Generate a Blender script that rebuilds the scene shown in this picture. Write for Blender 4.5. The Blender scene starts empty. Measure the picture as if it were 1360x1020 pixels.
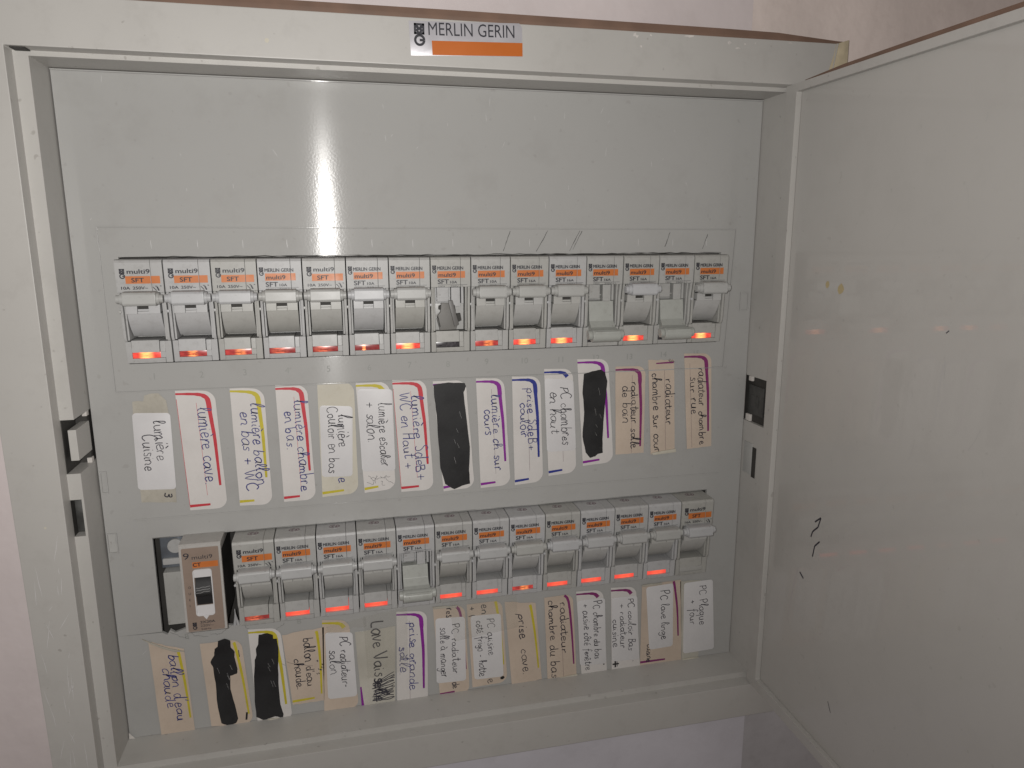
import bpy, bmesh, math, random
from mathutils import Vector, Matrix
random.seed(7)
sc = bpy.context.scene
COL = sc.collection
MM = 0.001
def conv(p):                     # panel mm (x right, y up, z out of the cabinet) -> Blender metres
    return Vector((p[0]*MM, -p[2]*MM, p[1]*MM))

# ------------------------------------------------------------------ camera
CAMP = (85.17, -0.79, 332.4)
cam = bpy.data.cameras.new('camera'); cam.sensor_width = 36; cam.lens = 963.64/1360*36
cam.clip_start = 0.005; cam.clip_end = 20
co = bpy.data.objects.new('camera', cam); COL.objects.link(co)
R = [[0.97319239, 0.00254298, -0.22997850], [-0.04765984, 0.98046366, -0.19083909], [0.22500026, 0.19668389, 0.95430120]]
right = (R[0][0], -R[0][1], -R[0][2]); up = (-R[1][0], R[1][1], R[1][2]); back = (-R[2][0], R[2][1], R[2][2])
cv = lambda v: Vector((v[0], -v[2], v[1]))
m3 = Matrix((cv(right), cv(up), cv(back))).transposed()
co.matrix_world = Matrix.Translation(conv(CAMP)) @ m3.to_4x4()
sc.camera = co
sc.render.resolution_x = 1024; sc.render.resolution_y = 768

# ------------------------------------------------------------------ world and the phone's flash
w = bpy.data.worlds.new('World'); sc.world = w; w.use_nodes = True
bg = w.node_tree.nodes['Background']; bg.inputs[0].default_value = (1.0, 0.86, 0.80, 1); bg.inputs[1].default_value = 0.115
fl = bpy.data.lights.new('phone_flash', 'AREA'); fl.shape = 'DISK'; fl.size = 0.006; fl.spread = math.radians(180); fl.energy = 0.93; fl.color = (1, 0.975, 0.94)
fo = bpy.data.objects.new('phone_flash', fl); COL.objects.link(fo)
fo.matrix_world = Matrix.Translation(conv((CAMP[0]-8, CAMP[1]+4, CAMP[2]+2))) @ Vector((-0.17, 1, 0.16)).to_track_quat('-Z', 'Z').to_matrix().to_4x4()
sc.view_settings.view_transform = 'Standard'; sc.view_settings.look = 'None'
sc.view_settings.exposure = 0; sc.view_settings.gamma = 1

# ------------------------------------------------------------------ materials
def mat(name, col, rough=0.5, metal=0, var=0.06, nscale=40, bump=0.0, bscale=600, dirt=0.0, dirtcol=(0.12, 0.10, 0.08), spec=0.5, ripple=0.0, aniso=None, alpha=1, coat=0, speck=0.0, ovar=0.0):
    m = bpy.data.materials.new(name); m.use_nodes = True
    nt = m.node_tree; N = nt.nodes; L = nt.links
    b = N['Principled BSDF']
    b.inputs['Roughness'].default_value = rough; b.inputs['Metallic'].default_value = metal
    b.inputs['Specular IOR Level'].default_value = spec; b.inputs['Alpha'].default_value = alpha
    b.inputs['Coat Weight'].default_value = coat; b.inputs['Coat Roughness'].default_value = 0.03
    tc = N.new('ShaderNodeTexCoord')
    n1 = N.new('ShaderNodeTexNoise'); n1.inputs['Scale'].default_value = nscale; n1.inputs['Detail'].default_value = 5
    L.new(tc.outputs['Object'], n1.inputs['Vector'])
    mr = N.new('ShaderNodeMapRange'); mr.inputs[1].default_value = 0.3; mr.inputs[2].default_value = 0.7
    mr.inputs[3].default_value = 1-var; mr.inputs[4].default_value = 1+var
    L.new(n1.outputs[0], mr.inputs[0])
    mul = N.new('ShaderNodeVectorMath'); mul.operation = 'SCALE'; mul.inputs[0].default_value = col
    L.new(mr.outputs[0], mul.inputs['Scale'])
    if ovar:
        oi = N.new('ShaderNodeObjectInfo'); orr = N.new('ShaderNodeValToRGB'); L.new(oi.outputs['Random'], orr.inputs[0])
        orr.color_ramp.elements[0].color = (1-ovar, 1-ovar*1.1, 1-ovar*1.7, 1); orr.color_ramp.elements[1].color = (1+ovar*.5, 1+ovar*.5, 1+ovar*.6, 1)
        m2 = N.new('ShaderNodeVectorMath'); m2.operation = 'MULTIPLY'; L.new(mul.outputs[0], m2.inputs[0]); L.new(orr.outputs[0], m2.inputs[1]); mul = m2
    cur = mul.outputs[0]
    def mixin(fac_out, c):
        nonlocal cur
        mx = N.new('ShaderNodeMix'); mx.data_type = 'RGBA'
        L.new(fac_out, mx.inputs[0]); L.new(cur, mx.inputs[6]); mx.inputs[7].default_value = (*c, 1)
        cur = mx.outputs[2]
    if dirt > 0:
        n2 = N.new('ShaderNodeTexNoise'); n2.inputs['Scale'].default_value = nscale*6; n2.inputs['Detail'].default_value = 8; n2.inputs['Roughness'].default_value = 0.7
        L.new(tc.outputs['Object'], n2.inputs['Vector'])
        r2 = N.new('ShaderNodeMapRange'); r2.inputs[1].default_value = 0.52; r2.inputs[2].default_value = 0.8; r2.inputs[3].default_value = 0; r2.inputs[4].default_value = dirt
        L.new(n2.outputs[0], r2.inputs[0]); mixin(r2.outputs[0], dirtcol)
    if speck > 0:
        v = N.new('ShaderNodeTexNoise'); v.inputs['Scale'].default_value = 330; v.inputs['Detail'].default_value = 1
        L.new(tc.outputs['Object'], v.inputs['Vector'])
        r3 = N.new('ShaderNodeMapRange'); r3.inputs[1].default_value = 0.735; r3.inputs[2].default_value = 0.78; r3.inputs[3].default_value = 0; r3.inputs[4].default_value = speck
        L.new(v.outputs[0], r3.inputs[0]); mixin(r3.outputs[0], dirtcol)
    L.new(cur, b.inputs['Base Color'])
    h = None
    if bump > 0:
        n3 = N.new('ShaderNodeTexNoise'); n3.inputs['Scale'].default_value = bscale; n3.inputs['Detail'].default_value = 3
        L.new(tc.outputs['Object'], n3.inputs['Vector'])
        bp = N.new('ShaderNodeBump'); bp.inputs['Strength'].default_value = 1; bp.inputs['Distance'].default_value = bump
        L.new(n3.outputs[0], bp.inputs['Height']); h = bp
    if ripple > 0:
        mp = N.new('ShaderNodeMapping'); mp.inputs['Scale'].default_value = (5, 5, 260)
        L.new(tc.outputs['Object'], mp.inputs['Vector'])
        n4 = N.new('ShaderNodeTexNoise'); n4.inputs['Scale'].default_value = 1; n4.inputs['Detail'].default_value = 3
        L.new(mp.outputs[0], n4.inputs['Vector'])
        b2 = N.new('ShaderNodeBump'); b2.inputs['Strength'].default_value = 1; b2.inputs['Distance'].default_value = ripple
        L.new(n4.outputs[0], b2.inputs['Height'])
        if h: L.new(h.outputs[0], b2.inputs['Normal'])
        h = b2
    if h: L.new(h.outputs[0], b.inputs['Normal'])
    if aniso:
        b.inputs['Anisotropic'].default_value = 1.0
        cb = N.new('ShaderNodeCombineXYZ'); cb.inputs[2].default_value = 1
        L.new(cb.outputs[0], b.inputs['Tangent'])
    # uneven gloss
    rr = N.new('ShaderNodeMapRange'); rr.inputs[1].default_value = 0.3; rr.inputs[2].default_value = 0.7
    rr.inputs[3].default_value = max(0.03, rough*0.85); rr.inputs[4].default_value = min(1, rough*1.2)
    L.new(n1.outputs[0], rr.inputs[0]); L.new(rr.outputs[0], b.inputs['Roughness'])
    return m

M = {}
M['cover'] = mat('grey_cover_plastic', (0.378, 0.375, 0.364), 0.155, var=0.03, nscale=9, bump=0.000008, bscale=1000, dirt=0.12, aniso=1, speck=0.12, spec=0.17)
M['frame'] = mat('painted_grey_frame', (0.455, 0.443, 0.42), 0.42, var=0.04, nscale=14, bump=0.00002, bscale=700, dirt=0.14, speck=0.3)
M['doorm'] = mat('painted_grey_door', (0.45, 0.438, 0.415), 0.32, var=0.05, nscale=7, coat=0.55, bump=0.000006, bscale=160, dirt=0.08, speck=0.12, spec=0.5)
M['body'] = mat('grey_breaker_plastic', (0.40, 0.40, 0.402), 0.45, var=0.05, nscale=60, bump=0.00001, bscale=2500, dirt=0.35, speck=0.25, dirtcol=(0.10, 0.085, 0.07), ovar=0.10)
M['lever'] = mat('mid_grey_lever_plastic', (0.42, 0.42, 0.42), 0.40, var=0.05, nscale=70, bump=0.00001, bscale=2000, dirt=0.25, speck=0.4, ovar=0.10)
M['handle'] = mat('grey_handle_plastic', (0.415, 0.42, 0.428), 0.42, var=0.05, nscale=70, bump=0.00001, bscale=2000, dirt=0.25, speck=0.3, ovar=0.10)
M['olive'] = mat('aged_lever_plastic', (0.37, 0.38, 0.355), 0.38, var=0.05, nscale=70, dirt=0.3, speck=0.3)
M['crack'] = mat('dark_pencil_line', (0.11, 0.11, 0.105), 0.5)
M['catch'] = mat('dark_catch_metal', (0.075, 0.075, 0.072), 0.45, metal=0.3, var=0.3, nscale=200)
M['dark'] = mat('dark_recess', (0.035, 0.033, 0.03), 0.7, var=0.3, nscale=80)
M['wall'] = mat('pinkish_wall_paint', (0.63, 0.565, 0.56), 0.6, var=0.07, nscale=16, bump=0.0007, bscale=60, dirt=0.10, dirtcol=(0.35, 0.28, 0.25))
M['wallr'] = mat('beige_plaster_patch', (0.74, 0.645, 0.60), 0.65, var=0.10, nscale=22, bump=0.0007, bscale=90, dirt=0.15, dirtcol=(0.30, 0.22, 0.18))
M['walll'] = mat('lavender_wall', (0.60, 0.585, 0.63), 0.6, var=0.07, nscale=16, bump=0.0007, bscale=60, dirt=0.1)  # bluer tone for the wall below the cabinet
M['wallg'] = mat('grey_plaster_patch', (0.50, 0.485, 0.50), 0.65, var=0.10, nscale=22, bump=0.0008, bscale=70, dirt=0.15)
M['brown'] = mat('brown_shadow_strip', (0.17, 0.105, 0.075), 0.7, var=0.2, nscale=60, dirt=0.2)  # colour of the modelled shadow strips over frame and door
M['white'] = mat('white_paper', (0.60, 0.575, 0.555), 0.55, var=0.04, nscale=90, bump=0.00006, bscale=140, dirt=0.10, dirtcol=(0.4, 0.36, 0.28))
M['cream'] = mat('yellowed_cream_paper', (0.52, 0.43, 0.35), 0.6, var=0.06, nscale=60, bump=0.00008, bscale=140, dirt=0.22, dirtcol=(0.33, 0.24, 0.16))
M['aged'] = mat('aged_paper', (0.53, 0.50, 0.42), 0.6, var=0.07, nscale=60, bump=0.00008, bscale=140, dirt=0.3, dirtcol=(0.33, 0.28, 0.18))
M['residue'] = mat('glue_residue_paper', (0.40, 0.375, 0.32), 0.55, var=0.12, nscale=90, bump=0.00012, bscale=300, dirt=0.5, dirtcol=(0.24, 0.21, 0.15))
M['tape'] = mat('aged_clear_tape', (0.46, 0.44, 0.385), 0.12, var=0.10, nscale=60, bump=0.0001, bscale=120, dirt=0.25, dirtcol=(0.3, 0.27, 0.2))
M['film'] = mat('clear_tape_film', (0.55, 0.53, 0.46), 0.10, var=0.10, nscale=60, bump=0.00008, bscale=120, alpha=0.07, spec=0.8)
M['sticker'] = mat('white_sticker', (0.62, 0.61, 0.615), 0.45, var=0.03, nscale=90, bump=0.00005, bscale=120, dirt=0.06, dirtcol=(0.4, 0.38, 0.33))
for k, c in dict(red=(0.50, 0.035, 0.05), yellow=(0.50, 0.42, 0.03), purple=(0.22, 0.015, 0.26), plum=(0.20, 0.025, 0.13), blue=(0.018, 0.03, 0.22)).items():
    M[k] = mat(k+'_printed_ink', c, 0.5, var=0.12, nscale=120)
M['inkb'] = mat('blue_ballpoint_ink', (0.045, 0.05, 0.19), 0.5, var=0.3, nscale=300)
M['inkk'] = mat('black_pen_ink', (0.035, 0.033, 0.045), 0.5, var=0.3, nscale=300)
M['fade'] = mat('faint_ruled_line', (0.16, 0.10, 0.12), 0.6)
M['marker'] = mat('black_marker', (0.012, 0.012, 0.013), 0.5, var=0.3, nscale=80, bump=0.00002, bscale=800, dirt=0.15, dirtcol=(0.05, 0.05, 0.05))
M['print'] = mat('black_print', (0.022, 0.022, 0.03), 0.5)
M['orange'] = mat('orange_print', (0.52, 0.155, 0.035), 0.45, var=0.05, nscale=200)
M['brand'] = mat('orange_band_print', (0.50, 0.13, 0.02), 0.35)
M['silver'] = mat('silver_sticker', (0.52, 0.51, 0.54), 0.3, metal=0.25, var=0.06, nscale=120, bump=0.00004, bscale=120)
M['cream2'] = mat('cream_cracked_filler', (0.50, 0.43, 0.30), 0.8, var=0.15, nscale=200, bump=0.0002, bscale=400)
M['chip'] = mat('white_chipped_paint', (0.58, 0.55, 0.52), 0.7, var=0.1, nscale=300, bump=0.0002, bscale=900)
M['ctface'] = mat('brown_beige_label', (0.27, 0.205, 0.165), 0.5, var=0.06, nscale=90, dirt=0.2)
M['ctbody'] = mat('grey_contactor_plastic', (0.42, 0.405, 0.385), 0.5, var=0.05, nscale=60, dirt=0.3)
M['steel'] = mat('dull_blue_steel', (0.20, 0.22, 0.25), 0.35, metal=0.6, var=0.15, nscale=120, dirt=0.3)
M['blob'] = mat('dried_yellow_glue', (0.44, 0.36, 0.20), 0.3, var=0.1)
M['grey_print'] = mat('faint_embossed_number', (0.27, 0.275, 0.26), 0.4)
M['lensoff'] = mat('unlit_indicator_lens', (0.055, 0.05, 0.055), 0.25, var=0.5, nscale=900)

def lamp_mat(name, base, bstr, spot, sstr, sx, sw, dark):
    m = bpy.data.materials.new(name); m.use_nodes = True; N = m.node_tree.nodes; L = m.node_tree.links
    b = N['Principled BSDF']; b.inputs['Roughness'].default_value = 0.25; b.inputs['Base Color'].default_value = (0.22, 0.03, 0.03, 1)
    tc = N.new('ShaderNodeTexCoord')
    sep = N.new('ShaderNodeSeparateXYZ'); L.new(tc.outputs['Object'], sep.inputs[0])
    d = N.new('ShaderNodeMath'); d.operation = 'SUBTRACT'; L.new(sep.outputs[0], d.inputs[0]); d.inputs[1].default_value = sx*MM
    q = N.new('ShaderNodeMath'); q.operation = 'DIVIDE'; L.new(d.outputs[0], q.inputs[0]); q.inputs[1].default_value = sw*MM
    a = N.new('ShaderNodeMath'); a.operation = 'ABSOLUTE'; L.new(q.outputs[0], a.inputs[0])
    r = N.new('ShaderNodeMapRange'); r.interpolation_type = 'SMOOTHSTEP'
    r.inputs[1].default_value = 0.3; r.inputs[2].default_value = 1.3; r.inputs[3].default_value = 1; r.inputs[4].default_value = 0
    L.new(a.outputs[0], r.inputs[0])
    mp = N.new('ShaderNodeMapping'); mp.inputs['Scale'].default_value = (420, 420, 1500); L.new(tc.outputs['Object'], mp.inputs[0])
    n = N.new('ShaderNodeTexNoise'); n.inputs['Scale'].default_value = 1; n.inputs['Detail'].default_value = 2; L.new(mp.outputs[0], n.inputs['Vector'])
    nr = N.new('ShaderNodeMapRange'); nr.inputs[1].default_value = 0.35; nr.inputs[2].default_value = 0.62; nr.inputs[3].default_value = dark; nr.inputs[4].default_value = 1
    L.new(n.outputs[0], nr.inputs[0])
    mx = N.new('ShaderNodeMix'); mx.data_type = 'RGBA'; L.new(r.outputs[0], mx.inputs[0])
    mx.inputs[6].default_value = tuple(c*bstr for c in base)+(1,); mx.inputs[7].default_value = tuple(c*sstr for c in spot)+(1,)
    sc_ = N.new('ShaderNodeVectorMath'); sc_.operation = 'SCALE'; L.new(mx.outputs[2], sc_.inputs[0]); L.new(nr.outputs[0], sc_.inputs['Scale'])
    L.new(sc_.outputs[0], b.inputs['Emission Color']); b.inputs['Emission Strength'].default_value = 1
    return m
RED = (1.0, 0.085, 0.055); HOT = (1.0, 0.30, 0.09)
LM = {'full': lamp_mat('lit_red_lens', RED, 0.85, (1.0, .12, .06), 1.15, 8, 4, 0.75),
      'hot': lamp_mat('bright_orange_lens', RED, 0.9, HOT, 3.0, 7.5, 2.6, 0.55),
      'mid': lamp_mat('half_lit_lens', (1, .11, .09), 0.40, HOT, 1.2, 8.5, 2.2, 0.25),
      'spot': lamp_mat('spot_lit_lens', (1, .12, .10), 0.30, HOT, 1.7, 7.5, 1.9, 0.12),
      'dim': lamp_mat('dimly_lit_lens', (1, .15, .13), 0.16, (1, .22, .10), 0.75, 6.5, 3.2, 0.10),
      'tiny': lamp_mat('pinpoint_lit_lens', (1, .2, .2), 0.09, HOT, 2.6, 6.2, 0.8, 0.15)}
M['lensoff']; LM['off'] = M['lensoff']

# ------------------------------------------------------------------ mesh builder (panel mm)
class MB:
    def __init__(s, o=(0, 0, 0)): s.bm = bmesh.new(); s.o = o
    def _v(s, p): return s.bm.verts.new(conv((p[0]-s.o[0], p[1]-s.o[1], p[2]-s.o[2])))
    def _bev(s, vs, bev, seg=2):
        if bev <= 0: return
        es = list({e for v in vs for e in v.link_edges if e.is_manifold and e.calc_face_angle(0) > 0.45})
        bmesh.ops.bevel(s.bm, geom=es, offset=bev*MM, segments=seg, affect='EDGES', clamp_overlap=True, profile=0.6)
    def box(s, x0, x1, y0, y1, z0, z1, bev=0):
        return s.prism([(x0, y0), (x1, y0), (x1, y1), (x0, y1)], z0, z1, bev)
    def _loft(s, A, B, bev):
        a = [s._v(p) for p in A]; b = [s._v(p) for p in B]; n = len(a)
        fs = [s.bm.faces.new(a[::-1]), s.bm.faces.new(b)]
        for i in range(n): fs.append(s.bm.faces.new((a[i], a[(i+1) % n], b[(i+1) % n], b[i])))
        bmesh.ops.recalc_face_normals(s.bm, faces=fs)
        s._bev(a+b, bev)
        return s
    def prism(s, pts, z0, z1, bev=0):            # outline in x,y
        return s._loft([(x, y, z0) for x, y in pts], [(x, y, z1) for x, y in pts], bev)
    def prismx(s, pts, x0, x1, bev=0):           # outline in y,z
        return s._loft([(x0, y, z) for y, z in pts], [(x1, y, z) for y, z in pts], bev)
    def prismy(s, pts, y0, y1, bev=0):           # outline in x,z
        return s._loft([(x, y0, z) for x, z in pts], [(x, y1, z) for x, z in pts], bev)
    def cylx(s, y, z, r, x0, x1, n=20, bev=0):
        return s.prismx([(y+r*math.cos(2*math.pi*i/n), z+r*math.sin(2*math.pi*i/n)) for i in range(n)], x0, x1, bev)
    def cylz(s, x, y, r, z0, z1, n=16, bev=0):
        return s.prism([(x+r*math.cos(2*math.pi*i/n), y+r*math.sin(2*math.pi*i/n)) for i in range(n)], z0, z1, bev)
    def cyly(s, x, z, r, y0, y1, n=16, bev=0):
        return s.prismy([(x+r*math.cos(2*math.pi*i/n), z+r*math.sin(2*math.pi*i/n)) for i in range(n)], y0, y1, bev)
    def ring(s, O, I, z0, z1, bev=0):
        n = len(O); vs = {}
        for nm, P, z in (('a', O, z0), ('b', I, z0), ('c', O, z1), ('d', I, z1)): vs[nm] = [s._v((x, y, z)) for x, y in P]
        fs = []
        for i in range(n):
            j = (i+1) % n
            for p, q in (('c', 'd'), ('a', 'b'), ('a', 'c'), ('b', 'd')):
                fs.append(s.bm.faces.new((vs[p][i], vs[p][j], vs[q][j], vs[q][i])))
        bmesh.ops.recalc_face_normals(s.bm, faces=fs)
        s._bev([v for k in vs.values() for v in k], bev)
        return s
    def flat(s, pts, z):                         # thin printed polygon, z number or function
        f = s.bm.faces.new([s._v((x, y, z)) for x, y in pts]); f.normal_update()
        if f.normal.y > 0: f.normal_flip()
        if len(pts) > 4: bmesh.ops.triangulate(s.bm, faces=[f])
        return s
    def ribbon(s, pts, wd, z, to=None):          # stroke of print or ink; wd number or list
        n = len(pts)
        if n < 2: return s
        W = wd if isinstance(wd, (list, tuple)) else [wd]*n
        Lf = []; Rt = []
        for i in range(n):
            a = pts[max(0, i-1)]; b = pts[min(n-1, i+1)]
            dx, dy = b[0]-a[0], b[1]-a[1]; l = math.hypot(dx, dy) or 1e-6
            nx, ny = -dy/l*W[i]/2, dx/l*W[i]/2
            Lf.append((pts[i][0]+nx, pts[i][1]+ny)); Rt.append((pts[i][0]-nx, pts[i][1]-ny))
        A = [s._v((x, y, z)) for x, y in Lf]; B = [s._v((x, y, z)) for x, y in Rt]
        for i in range(n-1):
            f = s.bm.faces.new((A[i], B[i], B[i+1], A[i+1])); f.normal_update()
            if f.normal.y > 0: f.normal_flip()
        return s
    def mesh(s, name, material, smooth=True):
        me = bpy.data.meshes.new(name); s.bm.to_mesh(me); s.bm.free()
        me.materials.append(material)
        if smooth and len(me.polygons):
            me.polygons.foreach_set('use_smooth', [True]*len(me.polygons)); me.set_sharp_from_angle(angle=math.radians(35))
        return me
    def build(s, name, material, parent=None, **kw):
        o = bpy.data.objects.new(name, s.mesh(name, material)); COL.objects.link(o); wn(o)
        if parent: o.parent = parent
        else: o.location = conv(s.o)
        for k, v in kw.items(): o[k] = v
        return o

def thing(name, label, cat, at, group=None):
    o = bpy.data.objects.new(name, None); COL.objects.link(o); o.location = conv(at); o.empty_display_size = 0.01
    o['label'] = label; o['category'] = cat
    if group: o['group'] = group
    return o
def kid(name, me, parent, **kw):
    o = bpy.data.objects.new(name, me); COL.objects.link(o); o.parent = parent; wn(o)
    for k, v in kw.items(): o[k] = v
    return o

SOLID = ('body', 'lever', 'handle', 'frame', 'reveal', 'cover_plate', 'moulded_ridge', 'door_panel', 'door_rim', 'screw_cap_rim', 'latch_block', 'mechanism', 'housing', 'clamp', 'screw', 'slider', 'core', 'slot_frame', 'wall', 'wall_patch')
def wn(o):
    if o.name.split('.')[0] in SOLID:
        m = o.modifiers.new('weighted_normal', 'WEIGHTED_NORMAL'); m.keep_sharp = True
# printed lettering from the built-in font
_tc = {}
def glyphs(text, bold):
    k = (text, bold)
    if k not in _tc:
        cu = bpy.data.curves.new('t', 'FONT'); cu.body = text; cu.size = 1; cu.resolution_u = 3; cu.offset = 0.0
        ob = bpy.data.objects.new('t', cu); COL.objects.link(ob)
        bpy.context.view_layer.update()
        me = ob.to_mesh()
        V = [(v.co.x, v.co.y) for v in me.vertices]; F = [tuple(p.vertices) for p in me.polygons]
        ob.to_mesh_clear(); bpy.data.objects.remove(ob); bpy.data.curves.remove(cu)
        x0 = min(v[0] for v in V); x1 = max(v[0] for v in V)
        _tc[k] = ([(v[0]-x0, v[1]) for v in V], F, x1-x0)
    return _tc[k]
def put_text(mb, text, x, y, width, height, z, bold=False, rot=0):   # cap height = height, baseline at y
    if bold:
        for k in (-1, 1): put_text(mb, text, x+k*height*.045, y+k*height*.01, width, height, z+.004*k, False, rot)
        put_text(mb, text, x, y+height*.05, width, height, z+.008, False, rot)
    V, F, wd = glyphs(text, bold)
    sy = height/0.70; sx = width/wd if width else sy; c, s_ = math.cos(rot), math.sin(rot)
    vs = [mb._v((x+(a*sx)*c-(b*sy)*s_, y+(a*sx)*s_+(b*sy)*c, z)) for a, b in V]
    for f in F:
        try:
            q = mb.bm.faces.new([vs[i] for i in f]); q.normal_update()
            if q.normal.y > 0: q.normal_flip()
        except ValueError: pass
def logo(mb, x, y, w, z):        # square M over round G, top-left corner x,y, width w
    t = w*0.2
    q = [(x+t/2, y-t/2), (x+w-t/2, y-t/2), (x+w-t/2, y-w+t/2), (x+t/2, y-w+t/2), (x+t/2, y-t/2)]
    for i in range(4):
        a, b = q[i], q[i+1]; dx, dy = (b[0]-a[0]), (b[1]-a[1]); l = math.hypot(dx, dy); e = t/2/l
        mb.ribbon([(a[0]-dx*e, a[1]-dy*e), (b[0]+dx*e, b[1]+dy*e)], t, z)
    mb.ribbon([(x+t, y-t*0.8), (x+w/2, y-w*0.60)], t*1.3, z+0.004); mb.ribbon([(x+w/2, y-w*0.60), (x+w-t, y-t*0.8)], t*1.3, z+0.008)
    mb.ribbon([(x+t, y-w*0.55), (x+w/2, y-w*0.92)], t, z+0.012); mb.ribbon([(x+w/2, y-w*0.92), (x+w-t, y-w*0.55)], t, z+0.016)
    cx, cy, r = x+w/2+w*0.03, y-w*1.50, w*0.43
    mb.ribbon([(cx+r*math.cos(a*math.pi/12), cy+r*math.sin(a*math.pi/12)) for a in range(25)], t*1.15, z)
    mb.ribbon([(cx, cy), (cx+r, cy)], t*1.1, z+0.004)

# ------------------------------------------------------------------ the wall (recessed cabinet)
def rect(x0, y1, x1, y0): return [(x0, y0), (x1, y0), (x1, y1), (x0, y1)]
wl = MB(); WZ = 14
wl.box(-900, -35, -900, 900, 0, WZ); wl.box(-35, 272, 78, 900, 0, WZ)
wl.build('wall', M['wall'], kind='structure')
MB().box(-34.98, 292, -900, -240, 0, WZ).build('wall_below', M['walll'], kind='structure')
wr = MB(); wr.box(272.02, 900, 78, 900, 0, WZ-0.7, 0.3); wr.box(305, 900, -240, 78, 0, WZ-0.7)
MB().box(292.02, 900, -900, -240.02, 0, WZ-0.7, .3).build('wall_patch', M['wallg'], kind='structure')
wr.build('wall_patch', M['wallr'], kind='structure')

# ------------------------------------------------------------------ the cabinet
cab = thing('electrical_cabinet', 'grey recessed electrical distribution cabinet with its door open to the right', 'cabinet', (134, -250, 14))
CO = (134, -250, 14)
O4 = [(-42.4, -249), (313.5, -250.5), (313.8, 85.8), (307, 84.6), (-45.6, 83.4)]
b = MB(CO).ring(O4, [(-25.5, -232), (294, -232), (294, 66.3), (293.5, 66.3), (-25.5, 66.3)], 9, 26, 0.5)
frame = b.build('frame', M['frame'], cab)
# brown strip put in for the shadow along the top of the frame
MB(CO).prism([(-46, 82.5), (308, 84.5), (313, 85.6), (308, 85.75), (278, 87.6), (251, 87.8), (230, 87.8), (134, 87.7), (48, 87.2), (-46, 85.8)], 22.0, 25.7, 0.2).build('frame_shadow', M['brown'], cab, label='brown shadow strip above the frame')
# reveal with ledge, holes cut at both sides
x0, x1, y0, y1 = -20.4, 288.7, -229.0, 64.5
rv = MB(CO)
rv.box(-25.5, 294, y1, 66.3, -3, 19); rv.box(-25.5, 294, -232, y0, -3, 19)
LH = [(-71.2, -93.6), (-104.6, -120.4)]
ys = [y1]+[v for h in LH for v in h]+[y0]
for i in range(0, len(ys), 2): rv.box(-25.5, x0, ys[i+1], ys[i], -3, 19)
rv.box(x0-0.9, x0, -120.4, -104.6, -3, 18.9)
RH = [(-70.3, -94.3)]
ys = [y1]+[v for h in RH for v in h]+[y0]
for i in range(0, len(ys), 2): rv.box(x1, 294, ys[i+1], ys[i], -3, 19)
rv.build('reveal', M['frame'], cab)
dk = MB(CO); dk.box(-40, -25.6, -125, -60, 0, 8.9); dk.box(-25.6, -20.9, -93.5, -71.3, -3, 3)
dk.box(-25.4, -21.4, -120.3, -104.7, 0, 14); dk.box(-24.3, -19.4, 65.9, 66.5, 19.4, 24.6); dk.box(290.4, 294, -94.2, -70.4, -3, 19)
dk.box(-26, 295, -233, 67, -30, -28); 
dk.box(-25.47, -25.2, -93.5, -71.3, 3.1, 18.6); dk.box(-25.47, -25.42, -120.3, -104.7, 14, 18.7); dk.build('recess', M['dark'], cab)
lt = MB(CO); lt.box(-23.5, -20.42, -88.4, -75.6, 2, 18.2, .3); lt.build('latch_block', M['frame'], cab)
lt = MB(CO); lt.box(-22.3, -20.45, -73.3, -71.2, 1, 4, .2); lt.box(-22.3, -20.45, -93.6, -91.4, 1, 4, .2); lt.build('latch_spring', M['chip'], cab)
lt = MB(CO); lt.box(288.9, 290.3, -94.1, -90.6, 1.0, 5, .2); lt.box(288.9, 290.3, -73.0, -70.5, 2, 5, .2); lt.build('catch_clip', M['chip'], cab)
lt = MB(CO); lt.box(289.6, 290.35, -90, -75, 1.5, 15, .3); lt.box(289.2, 289.7, -86, -80, 4, 11, .3); lt.build('catch_plate', M['catch'], cab)
lt = MB(CO); lt.box(-25.3, -22.6, -119.6, -106, 10, 15.2, .4); lt.build('latch_bolt', M['catch'], cab)
lt = MB(CO); lt.prism([(289.4, -106.3), (291.0, -106.3), (291.0, -123)], 0, 0.1); lt.bm.clear() if False else None
lt = MB(CO); lt.box(288.45, 288.66, -122.5, -106.5, 10.2, 13.5); lt.build('strike_slot', M['dark'], cab)
lt = MB(CO); lt.box(288.2, 288.68, -121.5, -105.0, 2.5, 10.0, .15); lt.build('strike_plate', M['handle'], cab)

# cover sheet with two openings
UX0, UX1, UY1, UY0 = -2.9, 270.2, -8.2, -52.6
LX0, LX1, LY1, LY0 = -1.4, 269.4, -131.6, -177.0
cx0, cx1, cy0, cy1 = x0+0.5, x1-0.4, y0+0.15, y1-0.3
cvr = MB(CO)
cvr.box(cx0, cx1, UY1, cy1, -1.6, 0); cvr.box(cx0, UX0, UY0, UY1, -1.6, 0); cvr.box(UX1, cx1, UY0, UY1, -1.6, 0)
cvr.box(cx0, cx1, LY1, UY0, -1.6, 0)
cvr.box(cx0, LX0, LY0, LY1, -1.6, 0); cvr.box(LX1, cx1, LY0, LY1, -1.6, 0)
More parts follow.
